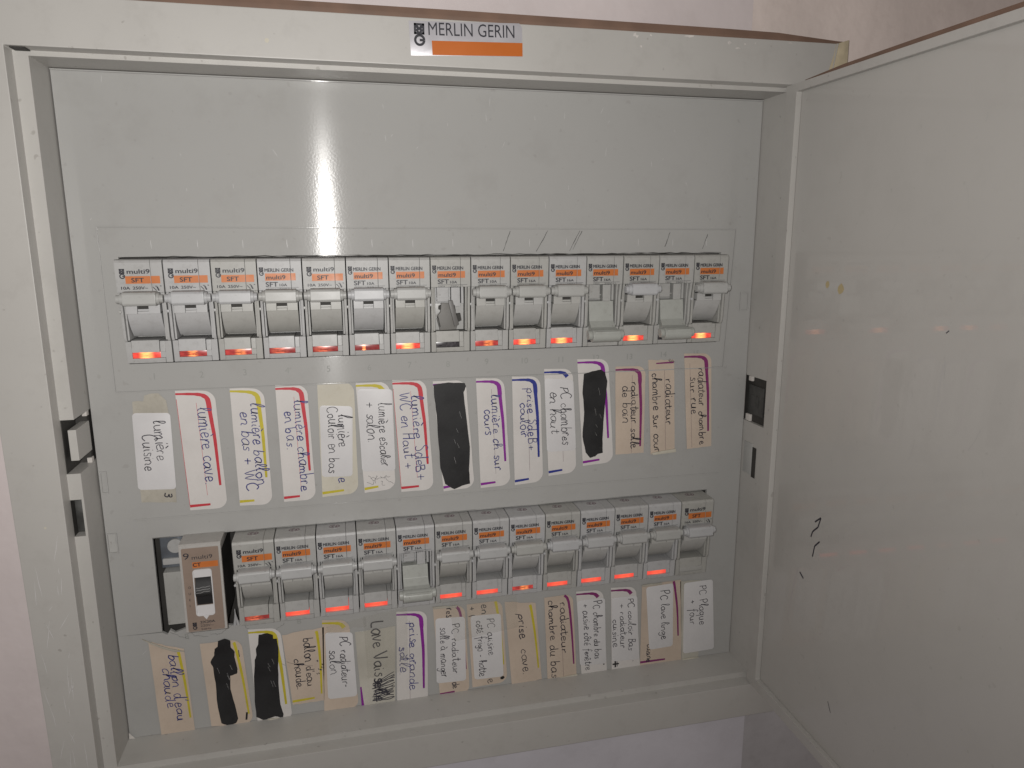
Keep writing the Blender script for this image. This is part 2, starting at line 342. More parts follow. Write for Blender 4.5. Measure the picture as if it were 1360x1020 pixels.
# lower edge of the opening is broken at the left corner
cvr.prism([(cx0, cy0), (cx1, cy0), (cx1, LY0), (33, LY0), (30.6, -176.3), (28.8, -177.8), (24, -176.9), (16, -177.4), (9.5, -176.5), (4, -178.2), (2.0, -176.6), (0.6, -178.8), (-1.4, -177.5), (cx0, LY0)], -1.6, 0)
cover = cvr.build('cover', M['cover'], cab)
pl = MB(CO).ring([(-9.2, -64.2), (274.3, -65.4), (277.4, 3.0), (-9.4, 3.9)], [(UX0, UY0), (UX1, UY0), (UX1, UY1), (UX0, UY1)], 0.02, 0.32, 0.14)
plate = pl.build('cover_plate', M['cover'], cab)
lip = MB(CO)
lip.ring([(-9.9, -64.9), (275.0, -66.1), (278.1, 3.6), (-10.1, 4.5)], [(-9.4, -64.4), (274.5, -65.6), (277.6, 3.2), (-9.6, 4.1)], 0.02, 0.5, 0.12)
lip.prism([(-8, -122.5), (276, -122.9), (276, -122.3), (-8, -121.9)], 0.02, 0.36, 0.12)
lip.box(-8.1, 276.5, -122.95, -122.75, -0.0, 0.05)
lip.box(cx0, cx1, cy1-0.55, cy1, 0.02, 0.8, 0.2)
lip.build('moulded_ridge', M['cover'], cab)
cl = MB(CO)
for (a, bb, c, d) in ((-19.6, -15.4, -136.9, -127.4), (282.2, 287.0, -37, -27.7), (-19.4, -16.6, -109, -99)):
    cl = MB(CO).ring([(a, c), (bb, c), (bb, d), (a, d)], [(a+.5, c+.5), (bb-.5, c+.5), (bb-.5, d-.5), (a+.5, d-.5)], 0.02, 0.6, 0.12)
    cl.build('screw_cap_rim', M['cover'], cab)
cl = MB(CO); cl.prism([(-19.0, -136.4), (-16.0, -136.0), (-15.8, -133), (-16.4, -131), (-15.9, -128), (-19, -128)], 0.02, 0.12); cl.build('worn_patch', M['lever'], cab)
# faint numbers under the upper row
nb = MB(CO)
for i in range(15):
    nb = MB(CO); put_text(nb, str(i+1), 6.2+18*i+random.uniform(-.4, .4), -59.4+random.uniform(-.3, .3), None, 2.8, 0.345); nb.build('position_number', M['grey_print'], cab)
for x, y in ((58, -181), (8, -182)):
    nb = MB(CO); put_text(nb, 'B', x, y, None, 2.6, 0.03); nb.build('position_number', M['grey_print'], cab)
# cracks and pen scratches
ck = MB(CO)
def wob(a, b_, n=7, j=.25):
    P = []
    for i in range(n+1):
        t = i/n; P.append((a[0]+(b_[0]-a[0])*t+random.uniform(-j, j), a[1]+(b_[1]-a[1])*t+random.uniform(-j, j)))
    return P
for a, b_ in (((162.8, 2.6), (159.5, -6.5)), ((180.9, 2.8), (175.2, -6.8)), ((196.6, 2.8), (191.4, -6.8)), ((197.6, 2.6), (193.0, -6)), ((262.5, 1), (260, -6)), ((242.4, 2), (240, -5))):
    ck.ribbon(wob(a, b_, 7, .12), [random.uniform(.15, .42) for _ in range(8)], 0.35)
for a, b_ in (((28.8, -177.8), (23, -181.5)), ((23, -181.5), (19, -181)), ((9.5, -176.6), (12, -180.6)), ((12, -180.6), (18, -182.2)), ((33, -177.2), (36, -181)), ((52, -180), (47, -183.5)), ((2, -178), (10, -182.5))):
    ck.ribbon(wob(a, b_, 8, .35), [random.uniform(.08, .2) for _ in range(9)], 0.03)
ck.build('crack_line', M['crack'], cab, kind='stuff')
# uneven dark line along the top of both openings
st = MB(CO)
P = [(UX0+i*(UX1-UX0)/90, -7.95+random.uniform(-.12, .22)) for i in range(91)]
st.ribbon(P, [random.uniform(.1, .6) for _ in P], 0.345)
P = [(LX0+i*(LX1-LX0)/60, -131.35+random.uniform(-.1, .1)) for i in range(61)]
st.ribbon(P, [random.uniform(.03, .2) for _ in P], 0.03)
st.build('opening_dark_line', M['dark'], cab)

# chipped paint
ch = MB(CO)
def chip(cx, cy, r, z, ar=1):
    n = 11; ar = ar*random.uniform(.8, 1.9); r = r*.85; sk = random.uniform(-.6, .6)
    ch.flat([(cx+r*ar*math.cos(i*2*math.pi/n)*random.uniform(.25, 1.3)+sk*r*math.sin(i*2*math.pi/n), cy+r*math.sin(i*2*math.pi/n)*random.uniform(.3, 1.2)) for i in range(n)], z)
for c in ((262, 82.0, .5, 1.4), (254.6, 82.2, 1.2, 1.2), (258.6, 80.2, .5, 2), (267, 82.5, .6, .8), (211, 82.6, 1.2, 1.6), (218, 83.0, .6, 1), (213.6, 78.5, .7, 1), (236, 83.7, .7, 5.0), (284.0, 83.5, .4, 4)):
    ch = MB(CO); chip(c[0], c[1], c[2], 26.03, c[3]); ch.build('paint_chip', M['chip'], cab)
ch = MB(CO); ch.flat([(-20.0, -228.7), (-17.4, -228.8), (-18.8, -227.0), (-19.9, -225.4)], 0.9); ch.build('paint_chip', M['chip'], cab)
for c in ((-26.8, -236, 1.6), (-24.3, -238.5, 1.4), (-27.5, -241, 1.3)): ch = MB(CO); chip(*c, 26.03); ch.build('paint_chip', M['chip'], cab)
fil = MB(CO); fil.prism([(305.5, 66), (308.6, 84.8), (313.4, 86.3), (313.6, 66)], 26.02, 26.5, 0.1); fil.prism([(303.5, 70), (306.6, 80.0), (307.4, 84.6), (305.9, 72)], 26.02, 26.2); fil.build('corner_filler', M['cream2'], cab, label='cracked cream corner')
sp = MB(CO)
for cx, cy, r in ((63, 72.5, .9), (-33, -113, .5)): sp.flat([(cx+r*math.cos(i), cy+r*math.sin(i)) for i in range(6)], 26.04)
sp.build('glue_spot', M['aged'], cab, kind='stuff')
sc_ = MB(CO)
for _ in range(30):
    x = random.uniform(-41, -28); y = random.uniform(-240, -120); a = random.gauss(1.45, .35); l = random.uniform(2, 14)
    sc_.ribbon(wob((x, y), (max(-43, min(-26, x+l*math.cos(a)*.6)), y+l*math.sin(a)), 5, .1), [0.04, .12, .16, .12, .08, .03], 26.03)
for _ in range(26):
    x = random.uniform(-15, 270); y = random.uniform(6, 60); a = random.gauss(1.57, .4); l = random.uniform(.8, 4)
    sc_.ribbon(wob((x, y), (x+l*math.cos(a), y+l*math.sin(a)), 3, .05), [0.04, .10, .10, .03], 0.03)
for i in range(15):
    x = 10+18*i; sc_.ribbon(wob((x, -1.0), (x+.1, -4.6), 3, .03), [0.05, .14, .14, .05], 0.35)
for _ in range(14):
    x = random.uniform(-15, 280); y = random.uniform(-226, -184); sc_.ribbon(wob((x, y), (x+random.uniform(-3, 3), y+random.uniform(-3, 3)), 3, .05), [0.03, .09, .09, .03], 0.03)
sc_.build('scratch', M['sticker'], cab, kind='stuff')

# the door: a shallow tray standing open at right angles
DA = math.radians(91.5)
door = bpy.data.objects.new('door', None); COL.objects.link(door); door.parent = cab
door.location = conv((283.8-CO[0], 0-CO[1], 22-CO[2])); door.empty_display_size = .01
# local: a runs away from the hinge, y up, t = thickness behind the rim face
class DB(MB):
    def _v(s, p):
        a, y, t = p   # a along the door, y up, t depth (positive = towards outer skin)
        X = a*math.cos(DA)+t*math.sin(DA); Z = a*math.sin(DA)-t*math.cos(DA)
        tilt = -0.010*a
        return s.bm.verts.new(conv((X, y+tilt, Z)))
    def flat(s, pts, z):
        f = s.bm.faces.new([s._v((x, y, z)) for x, y in pts]); f.normal_update()
        if f.normal.x > 0: f.normal_flip()
        return s
DT, DBm, DLn = 66.3, -231.6, 318
d = DB(); d.box(0.4, DLn-.4, DBm+.4, DT-.4, 5.2, 6.6, 0.3); d.build('door_panel', M['doorm'], door)
d = DB(); d.ring([(0, DBm), (DLn, DBm), (DLn, DT), (0, DT)], [(8.5, DBm+5.6), (DLn-5, DBm+5.6), (DLn-5, DT-3.6), (8.5, DT-3.6)], 2.4, 5.15, 0.35); d.build('door_rim', M['frame'], door)
d = DB(); d.prism([(14, DT-1), (DLn, DT-1), (DLn, DT+1.5), (80, DT+1.6), (40, DT+1.4), (14, DT+.3)], 2.7, 6.0, 0.1); d.build('door_shadow', M['brown'], door, label='brown shadow strip above the door')  # door's shadow on the wall, modelled as a brown strip
d = DB()
def dblob(a, y, r, ar=1): d.flat([(a+r*ar*math.cos(i*.7)*random.uniform(.8, 1.1), y+r*math.sin(i*.7)*random.uniform(.8, 1.1)) for i in range(9)], 5.16)
dblob(37.5, -20, 1.7, .8); d.build('glue_drip', M['blob'], door); d = DB(); dblob(46.5, -21.3, 2.3, .9)
d.build('glue_drip', M['blob'], door)
d = DB()
def dline(P, wd): 
    W = wd
    for i in range(len(P)-1):
        a, b_ = P[i], P[i+1]; dx, dy = b_[0]-a[0], b_[1]-a[1]; l = math.hypot(dx, dy); nx, ny = -dy/l*W/2, dx/l*W/2
        d.flat([(a[0]+nx, a[1]+ny), (a[0]-nx, a[1]-ny), (b_[0]-nx, b_[1]-ny), (b_[0]+nx, b_[1]+ny)], 5.15)
d = DB(); dline([(42.5, -125.5), (46.5, -122), (45.0, -127), (41.5, -130.5), (40.5, -133.5)], .75); d.build('ink_mark', M['inkk'], door)
d = DB(); dline([(47, -133), (43.8, -136.5), (42.8, -142)], .75); d.build('ink_mark', M['inkk'], door)
d = DB(); dline([(34.5, -153.5), (37.6, -155.3)], .9); d.build('ink_mark', M['inkk'], door)
d = DB(); dline([(104.4, -31.9), (105.6, -30.9)], .4); d.build('ink_mark', M['inkk'], door); d = DB(); dline([(62, -202), (64.4, -206)], .4)
d.build('ink_mark', M['inkk'], door)
d = DB()
for _ in range(22):
    a = random.uniform(14, 150); y = random.uniform(-220, 60); l = random.uniform(2, 9); t = random.gauss(1.4, .6)
    dline([(a, y), (a+l*.5*math.cos(t)+.4, y+l*.5*math.sin(t)), (a+l*math.cos(t), y+l*math.sin(t))], random.uniform(.05, .12))
d.build('scuff', M['handle'], door, kind='stuff')

# brand sticker on the frame
bs = thing('brand_sticker', 'silver maker sticker with black lettering over an orange bar on the top frame', 'sticker', (139, 77, 26))
BO = (139, 77, 26)
MB(BO).prism([(116.3, 82.6), (116.9, 70.0), (162.2, 71.6), (161.9, 82.6), (160.8, 84.2)], 26.02, 26.16, 0.04).build('backing', M['silver'], bs)
t = MB(BO); put_text(t, 'MERLIN GERIN', 124.0, 77.8, 34.8, 4.8, 26.19, False, 0.022); logo(t, 118.3, 81.9, 4.1, 26.19); t.build('lettering', M['print'], bs)
t = MB(BO); t.prism([(125.2, 75.8), (125.4, 70.5), (162.15, 71.8), (162.1, 76.9)], 26.165, 26.18); t.build('orange_bar', M['brand'], bs)

# ------------------------------------------------------------------ fuse switches
H = 42.6
def body_mesh(low):
    m = MB()
    TZ = 12.2
    prof = [(0, -22), (0, TZ-1.4), (-0.35, TZ-.5), (-1.3, TZ), (-13.2, TZ-.5), (-13.2, -22)]
    m.prismx(prof, 0.12, 13.2, 0.10); m.prismx(prof, 13.32, 17.66, 0.10)
    ck = [(-13.25, -20), (-13.25, TZ-.6), (-14.2, TZ-.8), (-19.5, 10.2), (-31.5, 9.6), (-33.4, 8.6), (-33.4, -20)]
    m.prismx(ck, 0.14, 1.2, 0.2); m.prismx(ck, 16.5, 17.64, 0.2)
    ck2 = [(-13.3, -20), (-13.3, 9.5), (-20, 8.8), (-33.0, 8.0), (-33.0, -20)]
    m.prismx(ck2, 1.35, 2.05, 0.15); m.prismx(ck2, 15.7, 16.4, 0.15)
    lo = [(-33.5, -20), (-33.5, 8.2), (-H, 7.6), (-H, -20)]
    m.prismx(lo, 0.14, 2.3, 0.2); m.prismx(lo, 15.0, 17.64, 0.2)
    # block above the window, then the sill under it
    m.prismx([(-33.1, -10), (-33.1, 7.9), (-38.1, 8.3), (-38.1, -10)], 2.32, 12.9, 0.2)
    m.prismx([(-33.6, -10), (-33.6, 7.3), (-38.1, 7.7), (-38.1, -10)], 13.05, 14.95, 0.2)
    m.prismx([(-40.6, -10), (-40.6, 8.2), (-H, 7.9), (-H, -10)], 2.32, 14.95, 0.2)
    m.box(13.05, 14.95, -40.55, -38.15, -10, 7.3)
    m.box(2.1, 15.6, -33, -13.3, -20, -4.5)
    if low:
        m.cyly(8.2, 3.5, 2.6, -0.2, 0.10, 20, 0.05)
    return m.mesh('body', M['body'])
def lever_up():
    m = MB()
    cy, cz, r = -17.3, -7.1, 17.6
    arc = [(cy+r*math.cos(a), cz+r*math.sin(a)) for a in [math.radians(x) for x in range(98, 149, 3)]]
    arc = [(y, z) for y, z in arc if y < -21.2]
    P = [(-21.2, 0), (-21.2, 9.8)]+arc+[(arc[-1][0]+2.5, arc[-1][1]-1.5)]
    m.prismx(P, 2.5, 15.3, 0.12)
    # hinge tabs below the handle with a slot between
    m.box(2.5, 6.7, -21.9, -18.2, 3, 11.2, 0.2); m.box(11.0, 15.3, -21.9, -18.2, 3, 11.2, 0.2)
    m.box(6.75, 10.95, -21.9, -20.9, 3, 10.8, 0.15)
    m.box(6.75, 10.95, -20.85, -20.0, 3, 10.2, .1); m.box(6.75, 10.95, -19.95, -18.5, 1, 7.5, 0)
    return m.mesh('lever', M['lever'])
def handle_up(wide):
    m = MB()
    y0_, y1_ = (-18.6, -12.4)
    P = [(y1_-.2, 10.5), (y1_-.2, 14.5), (y1_-.5, 16.3), (y1_-1.3, 16.9), (y0_+1.2, 17.1), (y0_+.4, 16.5), (y0_+.2, 14.4), (y0_+.5, 10.5)]
    m.prismx(P, 2.4 if wide else 2.9, 15.6 if wide else 15.2, 0.3)
    m.cylx(-15.6, 14.2, 1.75, 0.15, 17.65, 16, 0.3)
    m.cylx(-15.6, 14.0, 2.4, 1.6, 16.3, 16, 0.3)
    return m.mesh('handle', M['handle'])
def slot_dark():
    m = MB(); m.box(6.8, 10.9, -19.95, -18.9, 7.55, 9.4, 0); return m.mesh('slot', M['dark'])
def down_parts(dy):
    k = MB()                                    # mechanism seen when the lever is open
    k.box(2.15, 15.6, -20.8, -13.3, -4, 3.5, 0.1); k.box(3.4, 8.6, -20.0, -13.6, 3.5, 6.2, 0.25); k.box(9.6, 13.6, -22.2, -13.6, 3.5, 7.6, 0.25)
    k.box(3.0, 9.2, -18.6, -18.2, 6.2, 6.5, 0); k.box(14.2, 15.3, -21, -13.5, 3.5, 7.0, 0.2)
    a = k.mesh('mechanism', M['body'])
    l = MB(); l.prismx([(-21.2, 4), (-21.2, 8.2), (-30.4+dy, 9.4), (-33.2+dy, 12.0), (-34.0+dy, 14.6), (-36.0+dy, 14.6), (-36+dy, 5), (-33+dy, 2)], 2.6, 14.6, 0.2)
    c = MB(); c.cylx(-36.8+dy, 14.6, 3.0, 1.9, 15.6, 24, 0.5); c.cylx(-36.4+dy, 14.2, 2.2, 0.2, 17.5, 20, 0.4)
    c.prismx([(-33.4+dy, 11.5), (-34.6+dy, 17.2), (-38+dy, 17.4), (-38.8+dy, 12)], 3.0, 15.0, 0.3)
    return a, l.mesh('lever', M['olive']), c.mesh('handle', M['olive'])
def lens_mesh():
    m = MB(); m.box(2.35, 13.0, -40.55, -38.15, 0, 7.2, 0.1); return m
def print_mesh(old, rating, full, low):
    z = 12.23; t = MB(); zz = lambda y: 12.2+max(0, 0)
    logo(t, 1.75 if old else 0.75, -3.7, 1.95 if old else 1.7, z)
    if old:
        put_text(t, 'multi9', 4.6, -5.65, 8.4, 1.75, z, True)
        put_text(t, 'SFT', 6.0, -9.1, 4.6, 1.75, z+.03, True)
        put_text(t, rating, 2.0, -11.9, 3.2, 1.15, z, True); put_text(t, '250V~', 6.2, -11.9, 5.6, 1.15, z, True)
        if low: put_text(t, '15603', 2.1, -13.0, 2.6, .6, z)
        t.ribbon([(13.7, -11.0), (14.9, -12.4)], .3, z); t.ribbon([(15.2, -10.9), (15.9, -12.5)], .55, z); t.ribbon([(14.6, -10.7), (15.2, -10.7)], .3, z); t.ribbon([(16.3, -10.6), (16.9, -10.7)], .3, z)
    else:
        put_text(t, 'MERLIN GERIN', 3.0, -5.6, 11.4, 1.45, z, True)
        put_text(t, 'multi9', 3.5, -8.7, 7.6, 1.7, z+.03, True)
        put_text(t, 'SFT', 3.1, -11.7, 4.8, 1.9, z, True); put_text(t, rating, 8.6, -11.6, 3.0, 1.1, z, True)
        t.ribbon([(3.2, -12.15), (16.2, -12.15)], .13, z)
        put_text(t, '15623', 3.3, -13.15, 2.8, .65, z); put_text(t, '250V~', 8.6, -13.15, 4.6, .75, z)
        if full: t.ribbon([(13.6, -12.5), (14.4, -12.9)], .14, z)
    a = t.mesh('lettering', M['print'], False)
    o = MB()
    if old: o.flat([(3.8, -6.6), (13.1, -6.6), (13.1, -9.6), (3.8, -9.6)], z-.01); o.flat([(13.35, -6.6), (16.6, -6.6), (16.6, -9.6), (13.35, -9.6)], z-.01)
    else: o.flat([(3.0, -6.2), (13.1, -6.2), (13.1, -9.2), (3.0, -9.2)], z-.01); o.flat([(13.35, -6.2), (15.2, -6.2), (15.2, -9.2), (13.35, -9.2)], z-.01)
    return a, o.mesh('orange_band', M['orange'], False)
def screw_mark():
    m = MB(); n = 18
    for rx, rz, wd in ((2.5, 1.9, .5), (1.5, 1.1, .8)):
        P = [(8.2+rx*math.cos(2*math.pi*i/n), 3.5+rz*math.sin(2*math.pi*i/n)) for i in range(n+1)]
        A = [m._v((x, 0.13, z)) for x, z in P]; B = [m._v((8.2+(x-8.2)*(1-wd/rx), 0.13, 3.5+(z-3.5)*(1-wd/rx))) for x, z in P]
        for i in range(n):
            if i % 5 == 4 and wd > .4: continue
            f = m.bm.faces.new((A[i], A[i+1], B[i+1], B[i])); f.normal_update()
            if f.normal.z < 0: f.normal_flip()
    return m.mesh('screw_mark', M['fade'], False)
def rivet_mesh():
    m = MB(); m.cylz(0, -21.0, .62, 9.4, 10.9, 12, 0.15); return m.mesh('rivet', M['handle'])
ME = dict(bu=body_mesh(False), bl=body_mesh(True), lu=lever_up(), hu=handle_up(False), hw=handle_up(True), sl=slot_dark(), sm=screw_mark(), rv=rivet_mesh())
ME['du'] = down_parts(0); ME['dl'] = down_parts(3.2)
for k in LM: ME['lens_'+k] = lens_mesh().mesh('indicator_window', LM[k])
PR = {}
def breaker(at, old, rating, lamp, state, low, label, shades):
    o = thing('fuse_switch', label, 'fuse switch', at, 'fuse switches in the lower row' if low else 'fuse switches in the upper row')
    kid('body', ME['bl' if low else 'bu'], o)
    if state == 'up':
        kid('lever', ME['lu'], o); kid('handle', ME['hw' if low else 'hu'], o)
        if not low: kid('slot', ME['sl'], o)
    elif state == 'down':
        a, l, c = ME['dl' if low else 'du']; kid('mechanism', a, o); kid('lever', l, o); kid('handle', c, o)
    else:
        a, l, c = ME['du']; kid('mechanism', a, o)
        m = MB(); m.prismx([(-20.8, 2), (-20.8, 5.6), (-32.9, 4.5), (-32.9, 0)], 2.4, 15.4, .1); kid('inner_plate', m.mesh('inner_plate', M['lever']), o)
        m = MB(); m.prism([(5.0, -20.4), (9.0, -20.6), (10.8, -25.5), (12.4, -29.0), (11.6, -32.6), (4.2, -32.8), (2.9, -27.6), (3.6, -25.6), (4.6, -24.5)], 5.8, 7.8, .3); kid('lever_stub', m.mesh('lever_stub', mat('broken_stub_plastic', (.17, .165, .155), .6, dirt=.4)), o)
        m = MB(); m.prism([(7.9, -19.4), (9.9, -19.2), (12.6, -30.2), (10.6, -31.2)], 7.9, 9.4, .25); kid('hinge_arm', m.mesh('hinge_arm', mat('grubby_hinge_plastic', (.13, .125, .12), .5, dirt=.4)), o)
        m = MB(); m.prism([(10.0, -21.6), (10.9, -21.4), (11.3, -24), (10.6, -24.4)], 7.9, 8.6); m.prism([(11.8, -25.4), (13.4, -25.2), (13.9, -28.4), (12.2, -29.2)], 6.2, 8.4); m.prism([(3.9, -21.8), (4.9, -21.4), (4.7, -23.6), (3.8, -23.4)], 5.9, 7.9); m.prism([(3.0, -26), (3.4, -26), (4.4, -31), (4.0, -31.4)], 7.9, 8.2); kid('gap', m.mesh('gap', M['dark']), o)
    if lamp is not None: kid('indicator_window', ME['lens_'+lamp], o)
    key = (old, rating, state != 'up', low)
    if key not in PR: PR[key] = print_mesh(*key)
    a, c = PR[key]; kid('lettering', a, o); kid('orange_band', c, o)
    if low: kid('screw_mark', ME['sm'], o)
    kid('rivet', ME['rv'], o)
    return o
UT = [('old', '10A', 'hot', 'up'), ('old', '10A', 'spot', 'up'), ('old', '10A', 'mid', 'up'), ('new', '10A', 'dim', 'up'), ('old', '10A', 'dim', 'up'), ('new', '10A', 'tiny', 'up'),
      ('new', '10A', 'hot', 'up'), ('new', '10A', 'off', 'missing'), ('new', '10A', 'mid', 'up'), ('new', '16A', 'hot', 'up'), ('new', '16A', 'hot', 'up'), ('new', '16A', 'off', 'down'),
      ('new', '16A', 'hot', 'up'), ('new', '16A', 'off', 'down'), ('new', '16A', 'hot', 'up')]
LT = [('old', '10A', 'dim', 'up'), ('new', '10A', 'full', 'up'), ('new', '16A', 'full', 'up'), ('new', '16A', 'full', 'up'), ('new', '16A', 'off', 'down'), ('new', '16A', 'full', 'up'),
      ('new', '16A', 'full', 'up'), ('new', '16A', 'mid', 'up'), ('new', '16A', 'full', 'up'), ('new', '16A', 'full', 'up'), ('new', '16A', 'full', 'up'), ('new', '16A', 'full', 'up'), ('old', '16A', 'none', 'up')]
ULAB = ['leftmost fuse switch of the upper row with a glowing red window',
        'second fuse switch from the left in the upper row, orange spot in its window',
        'third fuse switch of the upper row above the yellow-edged ballon label',
        'fourth fuse switch of the upper row, first with small maker lettering over its orange band',
        'fifth upper fuse switch with large lettering and a dimly lit window',
        'sixth upper fuse switch with only a pinpoint of light in its dark window',
        'seventh upper fuse switch just left of the broken one with a very bright window',
        'broken fuse switch in the upper row with its handle missing and its window dark',
        'fuse switch just right of the broken one with a half-lit window',
        'tenth upper fuse switch above the first blue-edged paper label with a bright window',
        'eleventh upper fuse switch with a bright window, left of the first lowered handle',
        'lowered fuse switch above the second blacked-out label of the upper row',
        'upper fuse switch with raised handle between the two lowered ones',
        'lowered fuse switch second from the right end of the upper row',
        'rightmost fuse switch of the upper row with raised handle']
LLAB = ['leftmost fuse switch of the lower row beside the beige contactor with a dim window',
        'second fuse switch of the lower row, above the black-specked ballon label',
        'third fuse switch of the lower row above the white PC radiateur salon sticker',
        'fourth lower fuse switch, just left of the lowered one, above the strip of clear tape',
        'only fuse switch of the lower row with its handle lowered',
        'lower fuse switch just right of the lowered one with a bright red window',
        'seventh lower fuse switch above the cuisine frigo sticker with a bright red window',
        'eighth lower fuse switch above the plain cream prise cave label, window half dark',
        'ninth lower fuse switch above the cream radiateur chambre du bas label',
        'tenth lower fuse switch above the first of two neighbouring short purple arcs',
        'eleventh lower fuse switch above the second short purple arc and the couloir sticker',
        'twelfth lower fuse switch with the last red lit window of the row',
        'rightmost fuse switch of the lower row with no visible lit window']
for i, (v, rt, lp, stt) in enumerate(UT):
    dz = random.uniform(-.15, .15)
    breaker((18*i-1.8+0.03, -8.6, dz), v == 'old', rt, lp, stt, False, ULAB[i], i)
for i, (v, rt, lp, stt) in enumerate(LT):
    dz = random.uniform(-.15, .15)
    o = breaker((35.12+18*i-1.8, -132.1, dz), v == 'old', rt, None if lp == 'none' else lp, stt, True, LLAB[i], i)
    if lp == 'none':
        m = MB(); m.box(2.35, 14.9, -40.5, -38.12, 0, 8.1, .1); kid('blank_window', m.mesh('blank_window', M['body']), o)

# ------------------------------------------------------------------ the contactor and what sits in the gaps
CX = (11.6, -131.0, 0)
ct = thing('contactor', 'beige contactor with a tall white slot and black slider left of the lower row', 'contactor', CX, None)
m = MB(); m.prismx([(0, -20), (0, 11.5), (-.8, 12.6), (-41.2, 12.6), (-41.8, 12), (-41.8, 10.6), (-4, 10.6), (-4, -20)], 0, 17.3, .3); kid('body', m.mesh('body', M['ctbody']), ct)
def rr(x0, y0, x1, y1, r, n=5):
    P = []
    for cx, cy, a0 in ((x1-r, y1-r, 0), (x0+r, y1-r, 90), (x0+r, y0+r, 180), (x1-r, y0+r, 270)):
        for i in range(n+1):
            a = math.radians(a0+90*i/n); P.append((cx+r*math.cos(a), cy+r*math.sin(a)))
    return P
m = MB(); m.box(.6, 16.2, -41.5, -4.05, -20, 10.55); kid('core', m.mesh('core', M['dark']), ct)
m = MB(); m.prism(rr(1.1, -41.0, 16.3, -1.6, .6), 12.62, 12.75); kid('face_label', m.mesh('face_label', M['ctface']), ct)
m = MB(); m.ring(rr(5.0, -33.6, 12.9, -11.5, 1.3), rr(5.5, -33.1, 12.4, -12.0, 1.0), 12.76, 13.5, .1); m.prism([(7.6, -33.5), (10.4, -33.5), (9.0, -35.6)], 12.76, 13.1, .05); m.prism(rr(5.5, -15.3, 12.4, -12.0, .3), 12.76, 13.2, .1); m.prism(rr(5.5, -33.1, 12.4, -28.6, .3), 12.76, 13.2, .1); kid('slot_frame', m.mesh('slot_frame', M['sticker']), ct)
m = MB(); m.prismx([(-15.4, 12.76), (-18, 13.0), (-21, 14.6), (-22.5, 14.8), (-24.5, 13.2), (-28.5, 12.76)], 5.7, 12.3, .1); kid('slider', m.mesh('slider', M['marker']), ct)
m = MB()
for k in range(3): m.ribbon(wob((6.2, -19.5-k*1.2), (11.8, -19.0-k*1.2), 7, .25), .14, 14.9)
kid('slider_scratch', m.mesh('slider_scratch', M['lever'], False), ct)
m = MB(); put_text(m, 'multi9', 5.2, -6.9, 8.4, 1.9, 12.78); put_text(m, 'CT', 5.4, -10.3, 3.2, 1.7, 12.80, True); put_text(m, '9', 1.7, -6.6, 2.4, 2.9, 12.78)
for k, c in enumerate('OUEI'): put_text(m, c, 2.6, -20.4-k*2.9, None, 1.1, 12.78)
put_text(m, '2X20A', 6.2, -37.4, 6.2, 1.1, 12.78, True); put_text(m, '220V~', 6.2, -39.1, 5.4, 1.1, 12.78); put_text(m, '50Hz', 6.4, -40.7, 4.2, .9, 12.78); logo(m, 3.0, -36.7, 1.7, 12.78)
kid('lettering', m.mesh('lettering', M['print'], False), ct)
m = MB(); m.flat([(5.2, -8.2), (15.7, -8.2), (15.7, -10.9), (5.2, -10.9)], 12.77); kid('orange_band', m.mesh('orange_band', M['orange'], False), ct)
tb = thing('terminal_block', 'grey terminal block with dull steel screw in the gap left of the contactor', 'terminal block', (5, -177, -8))
TO = (5, -177, -8)
m = MB(TO); m.box(0.6, 11, -176.0, -150, -20, -3.5, .4); m.build('housing', M['lever'], tb)
m = MB(TO); m.box(-.6, 11, -149.6, -133, -20, -8, .5); m.build('clamp', M['steel'], tb)
m = MB(TO); m.cylz(6.2, -138.6, 3.4, -8, -6, 20, .4); m.box(.2, 11, -147.5, -144.5, -8, -6.2, .5); m.build('screw', M['lever'], tb)
for x, bend, lb in ((30.3, .8, 'short white wire end left in the narrow gap beside the contactor'), (31.9, -.9, 'bent grey wire end right of the white one in the narrow gap')):
    m = MB((x, -177, 0))
    pts = [(x+bend*math.sin(i/6*1.6), -176.8+i*1.5, 2+i*.3) for i in range(7)]
    for i in range(6):
        a, b_ = pts[i], pts[i+1]; r = .75*(1-i/7)
        ring_ = lambda p, r: [(p[0]+r*math.cos(k*math.pi/4), p[1], p[2]+r*math.sin(k*math.pi/4)) for k in range(8)]
        m._loft(ring_(a, r), ring_(b_, .75*(1-(i+1)/7)), 0)
    o = m.build('wire_end', M['handle'] if bend > 0 else M['lever']); o['label'] = lb; o['category'] = 'wire'; o['group'] = 'wire ends in the gap'

